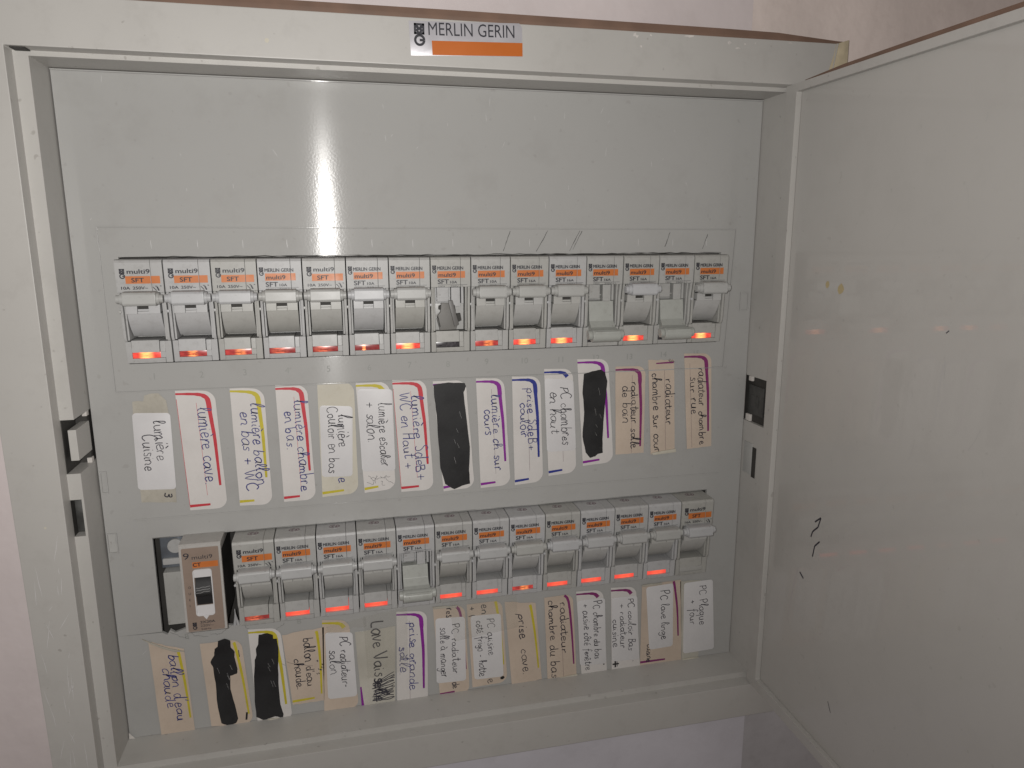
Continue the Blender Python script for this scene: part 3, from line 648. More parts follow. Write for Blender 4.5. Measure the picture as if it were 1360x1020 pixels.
# ------------------------------------------------------------------ handwriting: strokes in tenths of the x-height
G = {
'a': (11, '9,9 5,10 1,7 1,3 4,0 8,3 9,9 9,2 11,0'), 'b': (10, '1,20 1,0;1,6 5,10 8,6 6,0 1,1'), 'c': (9, '8,8 5,10 1,6 2,1 5,0 8,2'),
'd': (11, '8,8 4,10 1,5 3,0 7,1 8,6;9,20 9,2 11,0'), 'e': (9, '1,5 7,6 6,10 2,9 1,3 4,0 9,2'), 'f': (9, '9,18 6,20 4,15 4,-8;1,9 8,10'),
'g': (10, '8,8 4,10 1,6 4,1 8,5 9,9 8,-6 4,-9 1,-6'), 'h': (10, '0,4 4,16 3,20 1,17 1,0;1,5 5,10 8,7 8,2 10,0'), 'i': (4, '1,9 1,2 3,0;1,14 1.6,15'),
'l': (6, '0,4 4,14 4,20 2,20 1,10 2,1 5,1'), 'm': (15, '1,9 1,0;1,6 4,10 6,7 6,0;6,6 9,10 11,7 11,1 13,0'), 'n': (10, '1,9 1,0;1,6 5,10 8,7 8,1 10,0'),
'o': (10, '5,10 1,7 2,1 6,0 9,5 7,10 4,9'), 'p': (10, '1,9 1,-9;1,7 5,10 8,6 5,0 1,2'), 'q': (10, '8,8 4,10 1,5 4,0 8,4;9,10 9,-9'),
'r': (8, '1,9 2,0;2,6 4,10 7,9'), 's': (9, '8,9 4,10 3,7 7,4 6,0 1,1'), 't': (8, '4,17 3,3 5,0 8,2;0,11 8,12'), 'u': (11, '1,10 1,3 4,0 8,3 8,10 8,2 10,0'),
'v': (9, '0,10 4,0 8,10'), 'x': (9, '1,10 8,0;8,10 1,0'), 'W': (17, '0,19 3,0 7,15 10,0 15,20'), 'C': (13, '11,17 6,20 1,12 3,2 8,0 12,3'),
'S': (11, '10,18 5,20 2,16 8,9 8,2 4,0 1,2'), 'B': (12, '2,20 2,0;2,19 8,18 7,11 2,10 9,8 9,1 2,0'), 'H': (13, '1,19 1,0;10,20 10,0;1,10 10,10'),
'P': (11, '2,19 2,0;1,18 8,20 10,14 6,9 2,9'), 'L': (11, '2,20 1,1 9,0'), 'V': (12, '0,20 5,0 10,20'), '+': (12, '1,6 10,6;5.5,11 5.5,1'), '-': (9, '1,6 7,6'),
'.': (4, '1,0 1.8,.6'), "'": (4, '2,20 1,15'), '3': (9, '1,16 6,17 7,12 3,10 8,6 6,0 1,2'), '(': (6, '4,18 1,9 4,-2'), ' ': (8, '')}
for nm, base, acc in (('è', 'e', '2,17 6,13'), ('é', 'e', '3,13 7,17'), ('ê', 'e', '1,13 4,17 7,13'), ('à', 'a', '3,17 7,13'), ('ô', 'o', '2,13 5,17 8,13')):
    G[nm] = (G[base][0], G[base][1]+';'+acc)
def smooth_pts(P, n=4):
    if len(P) < 3: return P
    Q = [P[0]]+P+[P[-1]]; out = []
    for i in range(1, len(Q)-2):
        p0, p1, p2, p3 = Q[i-1], Q[i], Q[i+1], Q[i+2]
        for k in range(n):
            t = k/n
            out.append(tuple(0.5*((2*p1[j])+(-p0[j]+p2[j])*t+(2*p0[j]-5*p1[j]+4*p2[j]-p3[j])*t*t+(-p0[j]+3*p1[j]-3*p2[j]+p3[j])*t**3) for j in (0, 1)))
    out.append(P[-1]); return out
def strokes(text):
    x = 0; out = []
    for c in text:
        wd, s = G[c]
        if s:
            sl = random.uniform(-.12, .12); sc1 = random.uniform(.8, 1.18); dy = random.uniform(-.9, .9)
            for st_ in s.split(';'):
                P = [tuple(float(v) for v in q.split(',')) for q in st_.split()]
                P = [(x+a+b_*sl+random.uniform(-.6, .6), (b_+dy)*sc1+random.uniform(-.6, .6)) for a, b_ in P]
                out.append(smooth_pts(P))
        x += wd+random.uniform(-.2, 1.6)
    return out, x

class Quad:
    def __init__(s, q):
        s.q = q; d = lambda a, b_: math.hypot(a[0]-b_[0], a[1]-b_[1])
        s.w = (d(q[0], q[1])+d(q[3], q[2]))/2; s.h = (d(q[0], q[3])+d(q[1], q[2]))/2
    def __call__(s, u, v):      # mm from the left and from the top
        a, b_ = u/s.w, v/s.h; q = s.q
        return tuple((q[0][k]*(1-a)+q[1][k]*a)*(1-b_)+(q[3][k]*(1-a)+q[2][k]*a)*b_ for k in (0, 1))
LABELS = [
 {'key': 'U1', 'quad': [(-3.7, -65.7), (10.7, -65.4), (10.2, -115.4), (-4.0, -114.2)], 'kind': 'residue', 'col': None, 'sticker': [(-4.0, -73.8), (11.1, -74.5), (10.6, -109.2), (-4.8, -108.3)], 'blob': None},
 {'key': 'U2', 'quad': [(13.8, -64.7), (29.8, -65.7), (31.3, -119.8), (15.5, -119.6)], 'kind': 'white', 'col': 'red', 'sticker': None, 'blob': None},
 {'key': 'U3', 'quad': [(36.1, -64.6), (50.3, -65.9), (50.7, -119.9), (36.5, -119.3)], 'kind': 'white', 'col': 'yellow', 'sticker': None, 'blob': None},
 {'key': 'U4', 'quad': [(55.2, -64.5), (68.8, -65.0), (70.0, -119.2), (55.7, -119.2)], 'kind': 'white', 'col': 'red', 'sticker': None, 'blob': None},
 {'key': 'U5', 'quad': [(73.3, -64.7), (89.4, -64.7), (89.3, -117.8), (72.8, -118.4)], 'kind': 'aged', 'col': 'yellow', 'sticker': [(73.8, -74.7), (88.4, -75.9), (86.9, -109.3), (73.1, -108.6)], 'blob': None},
 {'key': 'U6', 'quad': [(90.2, -64.8), (105.4, -65.4), (106.6, -117.0), (92.1, -118.0)], 'kind': 'white', 'col': 'yellow', 'sticker': [(90.8, -68.0), (106.6, -68.8), (106.8, -108.1), (91.4, -107.4)], 'blob': None},
 {'key': 'U7', 'quad': [(106.7, -64.6), (122.2, -65.2), (124.7, -119.0), (109.2, -118.9)], 'kind': 'white', 'col': 'red', 'sticker': None, 'blob': None},
 {'key': 'U8', 'quad': [(125.4, -66.1), (141.0, -66.2), (144.6, -119.5), (129.4, -120.4)], 'kind': 'white', 'col': 'purple', 'sticker': None, 'blob': [(125.7, -67.6), (132.7, -67.0), (140.4, -67.5), (141.1, -69.1), (140.0, -72.0), (140.6, -80.3), (142.6, -98.8), (142.0, -110.4), (142.4, -117.6), (138.5, -118.2), (134.6, -119.8), (130.2, -116.7), (128.1, -108.6), (127.5, -96.2), (126.8, -82.5), (126.0, -73.5)]},
 {'key': 'U9', 'quad': [(145.9, -65.6), (159.5, -66.2), (162.6, -119.8), (147.6, -120.2)], 'kind': 'white', 'col': 'purple', 'sticker': None, 'blob': None},
 {'key': 'U10', 'quad': [(163.4, -65.6), (177.4, -66.1), (179.2, -119.3), (164.7, -120.1)], 'kind': 'white', 'col': 'blue', 'sticker': None, 'blob': None},
 {'key': 'U11', 'quad': [(179.3, -62.6), (193.8, -63.1), (196.5, -115.9), (182.0, -116.8)], 'kind': 'white', 'col': 'blue', 'sticker': [(179.5, -67.1), (194.2, -68.5), (196.1, -104.3), (181.1, -104.4)], 'blob': None},
 {'key': 'U12', 'quad': [(196.1, -58.5), (212.1, -59.0), (216.1, -112.0), (199.9, -113.0)], 'kind': 'white', 'col': 'purple', 'sticker': None, 'blob': [(199.6, -65.8), (204.0, -64.8), (208.3, -64.0), (210.5, -65.5), (211.8, -70.1), (211.4, -77.7), (210.6, -86.1), (210.0, -99.8), (210.3, -106.8), (207.5, -107.3), (206.5, -108.4), (203.6, -109.1), (201.3, -106.1), (199.3, -97.4), (200.1, -85.5), (199.1, -75.4)]},
 {'key': 'U13', 'quad': [(216.0, -63.0), (232.0, -63.4), (232.5, -108.4), (217.2, -108.3)], 'kind': 'cream', 'col': 'plum', 'sticker': None, 'blob': None},
 {'key': 'U14', 'quad': [(233.3, -60.4), (247.3, -60.8), (249.7, -108.9), (236.4, -109.5)], 'kind': 'cream', 'col': 'plum', 'sticker': None, 'blob': None},
 {'key': 'U15', 'quad': [(252.6, -57.9), (267.7, -58.4), (270.4, -107.5), (256.6, -108.1)], 'kind': 'cream', 'col': 'plum', 'sticker': None, 'blob': None},
 {'key': 'L1', 'quad': [(-7.6, -181.0), (7.1, -186.6), (8.4, -230.3), (-6.3, -229.6)], 'kind': 'cream', 'col': 'yellow', 'sticker': None, 'blob': None},
 {'key': 'L2', 'quad': [(14.1, -185.1), (32.2, -185.2), (34.8, -230.1), (15.8, -228.5)], 'kind': 'cream', 'col': 'yellow', 'sticker': None, 'blob': [(22.0, -184.7), (25.1, -183.8), (27.5, -185.1), (27.5, -188.7), (29.0, -191.3), (28.7, -193.7), (29.7, -200.3), (29.2, -202.7), (26.0, -203.4), (25.7, -210.3), (27.0, -218.7), (28.0, -226.4), (26.9, -228.7), (23.4, -229.4), (20.4, -227.6), (19.3, -219.1), (19.3, -206.0), (18.9, -197.9), (17.9, -194.9), (19.9, -191.6), (20.3, -188.5), (21.7, -187.5)]},
 {'key': 'L3', 'quad': [(35.6, -180.7), (50.0, -181.8), (52.9, -231.3), (36.7, -230.6)], 'kind': 'white', 'col': 'yellow', 'sticker': None, 'blob': [(40.2, -184.0), (44.1, -183.6), (46.5, -184.9), (46.7, -187.0), (48.2, -186.9), (48.6, -192.5), (47.8, -202.2), (47.5, -213.7), (47.7, -222.1), (48.8, -227.4), (48.3, -229.4), (44.8, -228.0), (39.7, -229.2), (36.3, -227.0), (36.1, -218.6), (36.7, -205.4), (37.6, -196.6), (38.5, -194.3), (38.4, -191.0), (39.6, -188.8)]},
 {'key': 'L4', 'quad': [(50.6, -185.7), (70.0, -184.1), (68.2, -223.2), (53.4, -223.3)], 'kind': 'cream', 'col': 'yellow', 'sticker': None, 'blob': None},
 {'key': 'L5', 'quad': [(69.3, -180.3), (81.8, -182.0), (84.7, -230.0), (67.9, -230.7)], 'kind': 'cream', 'col': 'yellow', 'sticker': [(70.4, -186.9), (83.3, -188.5), (84.1, -223.2), (70.1, -222.8)], 'blob': None},
 {'key': 'L6', 'quad': [(84.4, -188.8), (104.0, -188.1), (102.5, -229.7), (86.1, -230.3)], 'kind': 'tape', 'col': 'purple', 'sticker': None, 'blob': None},
 {'key': 'L7', 'quad': [(104.7, -180.5), (119.7, -182.0), (119.0, -231.3), (103.5, -230.1)], 'kind': 'white', 'col': 'purple', 'sticker': None, 'blob': None},
 {'key': 'L8', 'quad': [(122.8, -180.5), (138.7, -181.1), (140.6, -230.6), (125.2, -231.0)], 'kind': 'cream', 'col': 'plum', 'sticker': [(123.8, -186.6), (138.7, -187.4), (138.8, -223.1), (123.6, -222.5)], 'blob': None},
 {'key': 'L9', 'quad': [(139.8, -181.1), (157.9, -180.9), (160.6, -227.3), (142.1, -227.8)], 'kind': 'cream', 'col': 'yellow', 'sticker': [(141.5, -187.5), (157.2, -188.1), (158.5, -223.8), (143.2, -223.4)], 'blob': None},
 {'key': 'L10', 'quad': [(159.3, -182.0), (175.6, -184.7), (179.2, -228.8), (163.0, -230.4)], 'kind': 'cream', 'col': 'yellow', 'sticker': None, 'blob': None},
 {'key': 'L11', 'quad': [(180.2, -182.4), (195.6, -182.1), (198.5, -230.0), (182.4, -230.4)], 'kind': 'cream', 'col': 'plum', 'sticker': None, 'blob': None},
 {'key': 'L12', 'quad': [(197.4, -181.0), (212.3, -181.8), (215.6, -230.3), (201.2, -229.7)], 'kind': 'white', 'col': 'plum', 'sticker': [(198.0, -186.3), (213.4, -186.4), (214.9, -224.8), (200.2, -223.9)], 'blob': None},
 {'key': 'L13', 'quad': [(216.6, -181.2), (230.8, -182.2), (234.7, -229.9), (218.3, -229.9)], 'kind': 'white', 'col': 'plum', 'sticker': [(217.1, -187.1), (231.6, -187.3), (233.8, -225.0), (218.3, -224.1)], 'blob': None},
 {'key': 'L14', 'quad': [(234.2, -181.9), (256.7, -181.3), (259.2, -229.8), (234.6, -229.1)], 'kind': 'cream', 'col': 'plum', 'sticker': [(236.5, -183.2), (252.2, -182.6), (253.5, -219.9), (239.7, -220.3)], 'blob': None},
 {'key': 'L15', 'quad': [(256.3, -182.1), (268.6, -182.8), (269.3, -230.3), (259.5, -230.3)], 'kind': 'tape', 'col': None, 'sticker': [(258.5, -183.4), (275.5, -183.1), (278.6, -225.1), (259.9, -225.5)], 'blob': None},
]

random.seed(21)
SC = 1.12
def write(mb, Q, lines, z, pen):
    for text, ub, v0, v1 in lines[0]:
        if ub > .5: ub -= .05
        S, L_ = strokes(text); hgt = lines[1]*SC
        length = (v1-v0)*Q.h; kx = length/L_
        for P in S:
            pts = [Q(ub*Q.w+b_*hgt/10, v0*Q.h+a*kx) for a, b_ in P]
            mb.ribbon(pts, [pen*random.uniform(.75, 1.15)]*len(pts), z)
def outline(Q, style):
    w_, h_ = Q.w, Q.h; P = []
    def arc(cu, cvv, r, a0, a1, n=7):
        for i in range(n+1):
            a = math.radians(a0+(a1-a0)*i/n); P.append((cu+r*math.cos(a), cvv-r*math.sin(a)))
    def edge(a, b_, n, j):
        for i in range(1, n):
            t = i/n; P.append((a[0]+(b_[0]-a[0])*t+random.uniform(-j, j), a[1]+(b_[1]-a[1])*t+random.uniform(-j, j)))
    if style == 'tag':         # square left corners, rounded right ones
        r = 4.6; P.append((0, 0)); edge((0, 0), (w_-r, 0), 5, .06); arc(w_-r, r, r, 90, 0); edge((w_, r), (w_, h_-r), 6, .08); arc(w_-r, h_-r, r, 0, -90); edge((w_-r, h_), (0, h_), 4, .08); P.append((0, h_)); edge((0, h_), (0, 0), 6, .06)
    elif style == 'tagtop':    # cut square at the bottom
        r = 4.2; P.append((0, 0)); arc(w_-r, r, r, 90, 0); edge((w_, r), (w_, h_), 6, .08); P.append((w_, h_)); edge((w_, h_), (0, h_), 7, .14); P.append((0, h_)); edge((0, h_), (0, 0), 6, .06)
    elif style == 'torn':
        P.append((.3, 3.2)); P += [(2.6, 3.0), (4.6, 3.4), (5.2, .8), (8, 0.1), (w_*.75, .2), (w_*.95, 3.5)]; edge((w_, 4), (w_, h_), 8, .12); P.append((w_, h_)); edge((w_, h_), (0, h_), 8, .2); P.append((0, h_)); edge((0, h_), (0, 3), 7, .12)
    elif style == 'strip':
        P.append((0, 0)); edge((0, 0), (w_, 0), 8, .3); P.append((w_, 0)); edge((w_, 0), (w_, h_), 8, .1); P.append((w_, h_)); edge((w_, h_), (0, h_), 9, .32); P.append((0, h_)); edge((0, h_), (0, 0), 8, .1)
    else:
        r = 1.6; arc(w_-r, r, r, 90, 0); arc(w_-r, h_-r, r, 0, -90); arc(r, h_-r, r, -90, -180); arc(r, r, r, 180, 90)
    return [Q(*p) for p in P]
# key: outline, border (top start, length down the right side, bottom bar), lines on the strip, lines on the sticker, label words, sticker words
TX = {
'U1': ('torn', None, ([('3', .72, .905, .955)], 1.7), ([('lumière', .60, .10, .62), ('Cuisine', .22, .27, .75)], 2.5), 'torn grey strip with glue residue at the far left of the upper labels', 'white rounded sticker reading lumière cuisine'),
'U2': ('tag', (1, .80, .55), ([('lumière cave.', .50, .14, .80)], 2.7), None, 'white red-edged paper strip reading lumière cave', ''),
'U3': ('tag', (1, .76, .45), ([('lumière ballon', .62, .12, .84), ('en bas + WC', .24, .20, .88)], 2.3), None, 'white yellow-edged paper strip reading lumière ballon en bas + WC', ''),
'U4': ('tag', (1, .74, .5), ([('lumière chambre', .60, .13, .92), ('en bas.', .22, .22, .56)], 2.3), None, 'white red-edged paper strip reading lumière chambre en bas', ''),
'U5': ('tag', (0, .76, .6), ([('e.', .45, .84, .91)], 2.0), ([('lumière', .60, .12, .58), ('Couloir en bas', .24, .02, .96)], 2.3), 'aged yellow-edged strip with a torn grey top in the upper labels', 'white sticker reading lumière couloir en bas'),
'U6': ('tag', (1, .10, .45), None, ([('lumière escalier', .62, .17, .95), ('+ salon.', .22, .15, .65)], 2.3), 'yellow-edged strip with scribbles at its foot below the sixth switch', 'whitish sticker reading lumière escalier + salon'),
'U7': ('tag', (1, .76, .55), ([('lumière SdeB+', .56, .14, .92), ('WC en Haut +', .18, .12, .80)], 2.4), None, 'white red-edged paper strip reading lumière SdeB + WC en haut', ''),
'U8': ('tag', (1, .77, .3), None, None, 'purple-edged strip almost wholly blacked out with marker below the broken switch', ''),
'U9': ('tag', (1, .77, .5), ([('lumière ch sur', .56, .15, .86), ('cours', .24, .28, .52)], 2.2), None, 'white purple-edged paper strip reading lumière ch sur cours', ''),
'U10': ('tag', (1, .76, .5), ([('prise SdeB+', .56, .11, .70), ('couloir', .26, .24, .57)], 2.0), None, 'white blue-edged paper strip reading prise SdeB + couloir', ''),
'U11': ('tag', (1, .10, .5), None, ([('PC chambres', .58, .10, .92), ('en haut', .16, .18, .76)], 2.4), 'blue-edged strip whose lower part shows below a white sticker', 'white sticker reading PC chambres en haut'),
'U12': ('tag', (1, .76, .55), None, None, 'white purple-edged strip with a black marker blot below the first lowered switch', ''),
'U13': ('tagtop', (1, .92, 0), ([('radiateur salle', .58, .17, .95), ('de bain', .24, .22, .64)], 2.0), None, 'cream plum-edged paper strip reading radiateur salle de bain', ''),
'U14': ('strip', (2, 0, 0), ([('radiateur', .70, .20, .70), ('chambre sur cour', .14, .14, .99)], 2.0), None, 'cream paper strip reading radiateur chambre sur cour with a short plum line on top', ''),
'U15': ('tagtop', (1, .83, 0), ([('radiateur chambre', .56, .15, .98), ('sur rue', .20, .24, .64)], 2.0), None, 'cream plum-edged paper strip reading radiateur chambre sur rue', ''),
'L1': ('strip', (3, .82, 0), ([("ballon d'eau", .58, .10, .86), ('chaude', .28, .26, .70)], 2.6), None, 'cream strip at the far left of the lower labels reading ballon d eau chaude', ''),
'L2': ('tag', (3, .88, 0), None, None, 'cream yellow-edged strip with a ragged black marker blot', ''),
'L3': ('tag', (1, .82, 0), None, None, 'white yellow-edged strip with a tall black marker blot in the lower row', ''),
'L4': ('strip', (3, .9, .7), ([("ballon d'eau", .50, .10, .78), ('chaude.', .20, .36, .80)], 2.2), None, 'cream strip reading ballon d eau chaude beside the white-edged black blot', ''),
'L5': ('tag', (1, .08, 0), None, ([('PC radiateur-', .56, .06, .86), ('salon', .12, .26, .64)], 2.3), 'cream strip with a yellow arc on top under a white sticker', 'white sticker reading PC radiateur salon'),
'L6': ('strip', (4, 0, 0), ([('Lave Vaisselle', .42, -.10, .96)], 3.2), None, 'aged clear tape strip reading lave vaisselle in thick black scribble', ''),
'L7': ('tagtop', (1, .86, 0), ([('prise grande', .42, .12, .88), ('salle.', .10, .38, .70)], 2.4), None, 'white purple-edged strip reading prise grande salle', ''),
'L8': ('tag', (3, .72, .5), ([('res', .40, .02, .13), ('de', .45, .85, .93)], 2.0), ([('PC radiateur', .60, .10, .88), ('salle à manger', .16, .14, .92)], 2.1), 'cream plum-edged strip under the second small white sticker of the lower row', 'white sticker reading PC radiateur salle à manger'),
'L9': ('tag', (3, .78, 0), ([('en', .40, .02, .14), ('+ (', .06, .03, .16), ('e', .45, .93, .99)], 2.0), ([('PC cuisine', .58, .06, .64), ('côté frigo - hotte', .18, .08, .96)], 2.0), 'cream yellow-edged strip with a burnt black spot at its foot', 'white sticker reading PC cuisine côté frigo hotte'),
'L10': ('strip', (3, .84, 0), ([('prise  cave.', .40, .14, .90)], 2.3), None, 'plain cream strip with a yellow line reading prise cave', ''),
'L11': ('tagtop', (3, .84, 0), ([('radiateur', .58, .08, .70), ('chambre du bas', .14, .04, .98)], 2.2), None, 'cream plum-edged strip reading radiateur chambre du bas', ''),
'L12': ('tagtop', (1, .06, 0), None, ([('PC chambre du bas', .62, .03, .92), ('+ cuisine côté fenêtre', .20, .06, 1.08)], 2.0), 'white strip with a short purple arc, left one of two', 'white sticker reading PC chambre du bas + cuisine'),
'L13': ('tagtop', (1, .06, 0), ([('.', .8, .9, .93), ('+', .1, .88, .97)], 2.0), ([('PC couloir Bas', .68, .03, .86), ('+ radiateur', .32, .10, .80), ('cuisine', .04, .34, .78)], 1.9), 'white strip with a short purple arc and a black cross at its foot', 'white sticker reading PC couloir bas + radiateur'),
'L14': ('strip', (3, .68, .6), ([('cuisine', .16, .74, .97)], 1.7), ([('PC lave linge', .58, .08, .88)], 2.2), 'cream strip with a long plum line at its right edge near the lower right end', 'white sticker reading PC lave linge'),
'L15': ('strip', None, None, ([('PC Plaque', .58, .06, .62), ('+ four', .22, .25, .60)], 2.2), 'yellowed tape strip behind the last white sticker of the lower row', 'white sticker reading PC Plaque + four'),
}
INK = {'U2': 'inkb', 'U3': 'inkb', 'U4': 'inkb', 'U5': 'inkb', 'U7': 'inkb', 'U9': 'inkb', 'U10': 'inkb', 'L1': 'inkb', 'L7': 'inkb'}
RUL = {'U2': .50, 'U4': .56, 'U7': .52, 'U9': .53, 'U10': .54, 'U13': .56, 'U14': .62, 'U15': .20, 'L7': .42, 'L11': .55, 'U11': .55}
for D in LABELS:
    k = D['key']; SC = 1.12 if k[0] == 'U' else 1.0; Q = Quad(D['quad']); st, border, lines, slines, lab, slab = TX[k]
    o0 = (Q(Q.w/2, Q.h/2)[0], Q(Q.w/2, Q.h/2)[1], .34)
    t = thing('paper_label', lab, 'paper label', o0, 'paper labels under the upper row' if k[0] == 'U' else 'paper labels under the lower row')
    p = MB(o0); p.prism(outline(Q, st), .36, .47); p.build('paper', M[D['kind']], t)
    z = .50
    if border and D['col']:
        m_ = MB(o0); kind, dn, bot = border; w_, h_ = Q.w, Q.h; wd = 1.05
        if kind == 1:
            P = [(0, 1.7), (w_*.3, 1.6), (w_*.55, 1.7), (w_*.70, 2.3), (w_*.80, 4.0)]
            W = [.9, 1.15, 1.5, 1.9, 2.1]
            if dn > .2:
                n = 7
                for i in range(1, n+1):
                    tt = i/n; P.append((w_*(.80+.07*min(1, tt*2.2)), 4.0+(h_*dn-4.0)*tt)); W.append(1.75-.8*tt)
            P = smooth_pts(P, 3); W = [W[min(len(W)-1, i//3)] for i in range(len(P))]
            m_.ribbon([Q(*q) for q in P], W, z)
        elif kind == 2: m_.ribbon([Q(w_*.3, 1.8), Q(w_*.98, 1.3)], [.6, 1.0], z)
        elif kind == 3:
            u0 = .84 if st != 'tag' or k == 'L9' else .84
            P = [(w_*(.70 if k in ('L8', 'L11') else u0-.03), .2 if k in ('L8', 'L11', 'L9', 'L14') else 1.2), (w_*u0, 4), (w_*(u0+.06), h_*dn*.5), (w_*(u0+.08), h_*dn)]
            m_.ribbon([Q(*q) for q in smooth_pts(P, 3)], [1.3, 1.4, 1.4, 1.3, 1.2, 1.2, 1.1, 1.0, .9, .8][:len(smooth_pts(P, 3))], z)
        elif kind == 4: m_.ribbon([Q(.4, h_*.72), Q(.6, h_*.98)], [.7, 1.3], z)
        m_.build('border_line', M[D['col']], t)
        if bot: m_ = MB(o0); m_.ribbon([Q(.1, h_-1.9), Q(w_*bot, h_-2.2)], [1.3, 1.0], z+.003); m_.build('border_bar', M[D['col']], t)
    if k in RUL:
        m_ = MB(o0); u = RUL[k]; m_.ribbon([Q(u*Q.w, Q.h*.10), Q(u*Q.w, Q.h*(.88 if st == 'tag' else .99))], .14, z-.01); 
        if k in ('U2', 'U7'): m_.ribbon([Q(.12, 4), Q(.12, Q.h-2)], .2, z-.01)
        m_.build('ruled_line', M['red'] if k in ('U2', 'U4', 'U7') else M['fade'], t)
    if lines:
        m_ = MB(o0); write(m_, Q, lines, z+.02, .66 if k == 'L6' else .46)
        if k == 'L6':
            for i in range(16): m_.ribbon(smooth_pts(wob(Q(Q.w*.35, Q.h*(.70+i*.016)), Q(Q.w*.97, Q.h*(.60+i*.022)), 4, .5)), .42, z+.022+i*.002)
        m_.build('handwriting', M[INK.get(k, 'inkk')], t)
    if D['blob']:
        B = D['blob']; P = []
        for i in range(len(B)):
            a, b_ = B[i], B[(i+1) % len(B)]
            for j in range(3): P.append((a[0]+(b_[0]-a[0])*j/3+random.uniform(-.10, .10), a[1]+(b_[1]-a[1])*j/3+random.uniform(-.10, .10)))
        m_ = MB(o0); m_.flat(P, z+.03); m_.build('marker_blot', M['marker'], t)
        m_ = MB(o0)
        for _ in range(5):
            a = random.choice(B); c = (sum(q[0] for q in B)/len(B), sum(q[1] for q in B)/len(B)); f = random.uniform(.1, .6)
            q = (c[0]+(a[0]-c[0])*f, c[1]+(a[1]-c[1])*f); m_.ribbon(wob(q, (q[0]+.9, q[1]-random.uniform(1.5, 4)), 4, .05), .07, z+.04)
        m_.build('scratch', M['lever'], t)
    if k in ('U6', 'L2', 'L4', 'L9', 'L13', 'L12', 'L3', 'U14'):
        m_ = MB(o0)
        if k == 'U6':
            for i in range(9): m_.ribbon(smooth_pts(wob(Q(Q.w*(.1+.08*i), Q.h*random.uniform(.84, .92)), Q(Q.w*(.25+.08*i), Q.h*random.uniform(.86, .97)), 4, .8)), .13, z+.01+i*.002)
        if k == 'L2': m_.ribbon([Q(Q.w*.88, Q.h*.86), Q(Q.w*.84, Q.h*.95)], .9, z+.03); m_.ribbon([Q(Q.w*.9, Q.h*.12), Q(Q.w*.9, Q.h*.2)], .3, z+.03)
        if k == 'L4':
            for _ in range(7): q = Q(Q.w*random.uniform(.72, .98), Q.h*random.uniform(.42, .62)); m_.ribbon([q, (q[0]+.5, q[1]-.7)], random.uniform(.3, .7), z+.03)
            m_.ribbon(wob(Q(0, Q.h*.38), Q(Q.w*.7, Q.h*.5), 8, .3), .12, z+.03)
        if k == 'L9': q = Q(Q.w*.86, Q.h*.94); m_.flat([(q[0]+1.3*math.cos(i)*random.uniform(.8, 1.2), q[1]+1.0*math.sin(i)) for i in range(6)], z+.03)
        if k == 'L13': m_.ribbon([Q(Q.w*.13, Q.h*.88), Q(Q.w*.13, Q.h*.96)], .9, z+.03); m_.ribbon([Q(Q.w*.03, Q.h*.92), Q(Q.w*.25, Q.h*.92)], .9, z+.034)
        if k == 'L12': m_.ribbon([Q(Q.w*.86, Q.h*.86), Q(Q.w*.9, Q.h*.90)], .8, z+.03)
        if k == 'L3': m_.ribbon(wob(Q(Q.w*.9, Q.h*.38), Q(Q.w*1.0, Q.h*.40), 4, .1), .12, z+.01)
        if k == 'U14':
            for i in range(5): m_.ribbon(smooth_pts(wob(Q(Q.w*.75+i*.5, -0.2), Q(Q.w*.85+i*.6, 1.5), 3, .5)), .16, z+.02+i*.002)
        m_.build('pen_mark', M['marker' if k in ('L2', 'L9', 'L13', 'L12') else 'inkk'], t)
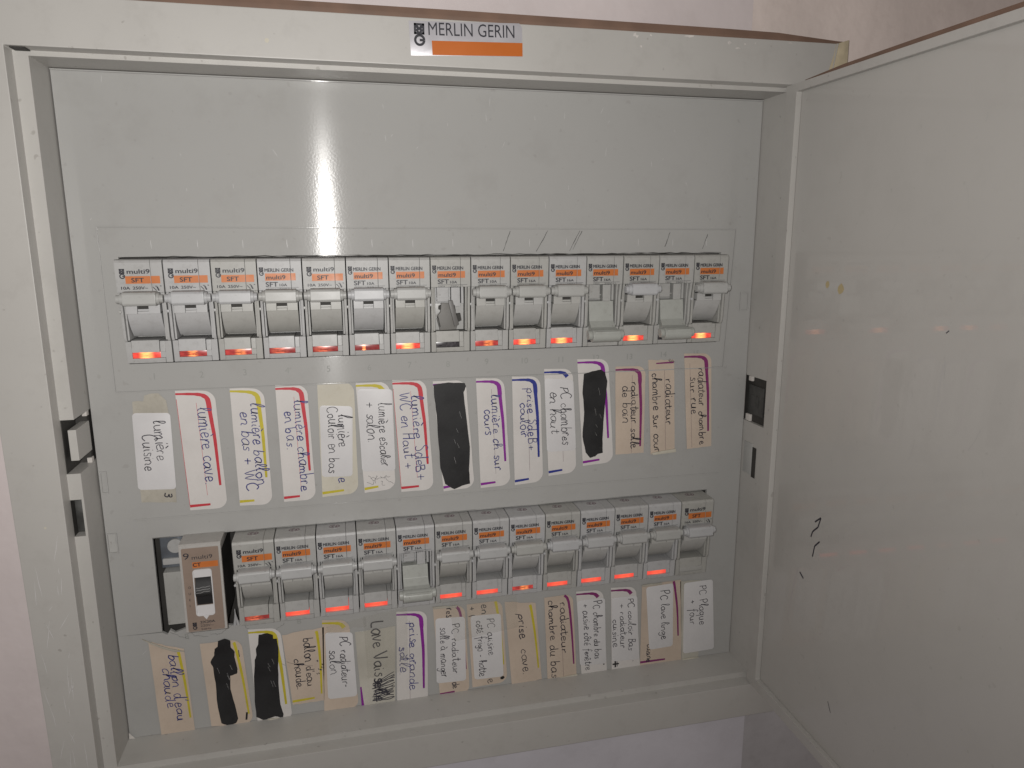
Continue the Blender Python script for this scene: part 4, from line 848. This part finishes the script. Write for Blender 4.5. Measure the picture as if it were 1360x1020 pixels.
    if k in ('L1', 'L3', 'L15', 'L14', 'L8', 'U14', 'L11'):     # lifted paper edge
        m_ = MB(o0)
        if k == 'L1': q = [Q(-2.6, -1.1), Q(4, .3), Q(9, 1.0), Q(Q.w+.4, .9), Q(Q.w*.75, 2.2), Q(6, 1.6), Q(1, .4)]
        elif k == 'L3': q = [Q(2, Q.h-1.0), Q(6, Q.h-2.4), Q(11, Q.h-1.9), Q(12.5, Q.h-.2), Q(7, Q.h-.9), Q(1, Q.h+.5)]
        elif k in ('L14', 'L8'): q = [Q(-.4, -.5), Q(5, -.6), Q(9, -.2), Q(12, -.6), Q(11.5, .7), Q(6, .5), Q(.2, .6)]
        elif k in ('U14', 'L11'): q = [Q(.3, Q.h-.7), Q(5, Q.h-1.2), Q(Q.w+.2, Q.h-1.6), Q(Q.w+.5, Q.h+.2), Q(6, Q.h+.3), Q(1, Q.h+.3)]
        else: q = [Q(0, Q.h-1.5), Q(6, Q.h-2), Q(Q.w, Q.h-1.4), Q(Q.w*.8, Q.h+.6), Q(2, Q.h+.8)]
        m_.prism(q, .62, 1.35, .15); m_.build('curled_edge', M['aged'] if k not in ('L1', 'L14', 'L8') else M['residue'], t)
    if D['sticker']:
        S = Quad(D['sticker']); o1 = (S(S.w/2, S.h/2)[0], S(S.w/2, S.h/2)[1], .58)
        s = thing('white_sticker', slab, 'sticker', o1, 'white stickers over the paper labels')
        zb = .58
        MB(o1).prism(outline(S, 'round'), zb, zb+.10, .03).build('paper', M['sticker'], s)
        m_ = MB(o1); write(m_, S, slines, zb+.13, .38); m_.build('handwriting', M['inkk'], s)
for q, lb in (([(71.2, -183.9), (89.9, -181.2), (90.0, -186.6), (84, -186.0), (78, -187.6), (71.6, -188.0)], 'short shiny end of clear tape crossing the top of the lave vaisselle strip'),
              ([(88.6, -180.8), (110, -178.6), (109.6, -213.0), (89.6, -214.5)], 'clear tape film over the prise grande salle strip'),
              ([(131, -177.6), (165, -173.8), (166.5, -196.8), (133, -200.4)], 'clear tape film across the frigo hotte and prise cave strips')):
    tp = MB((q[0][0], q[0][1], .7)); tp.prism(q, .76, .79, 0)
    o = tp.build('clear_tape', M['film']); o['label'] = lb; o['category'] = 'tape'; o['group'] = 'pieces of clear tape'
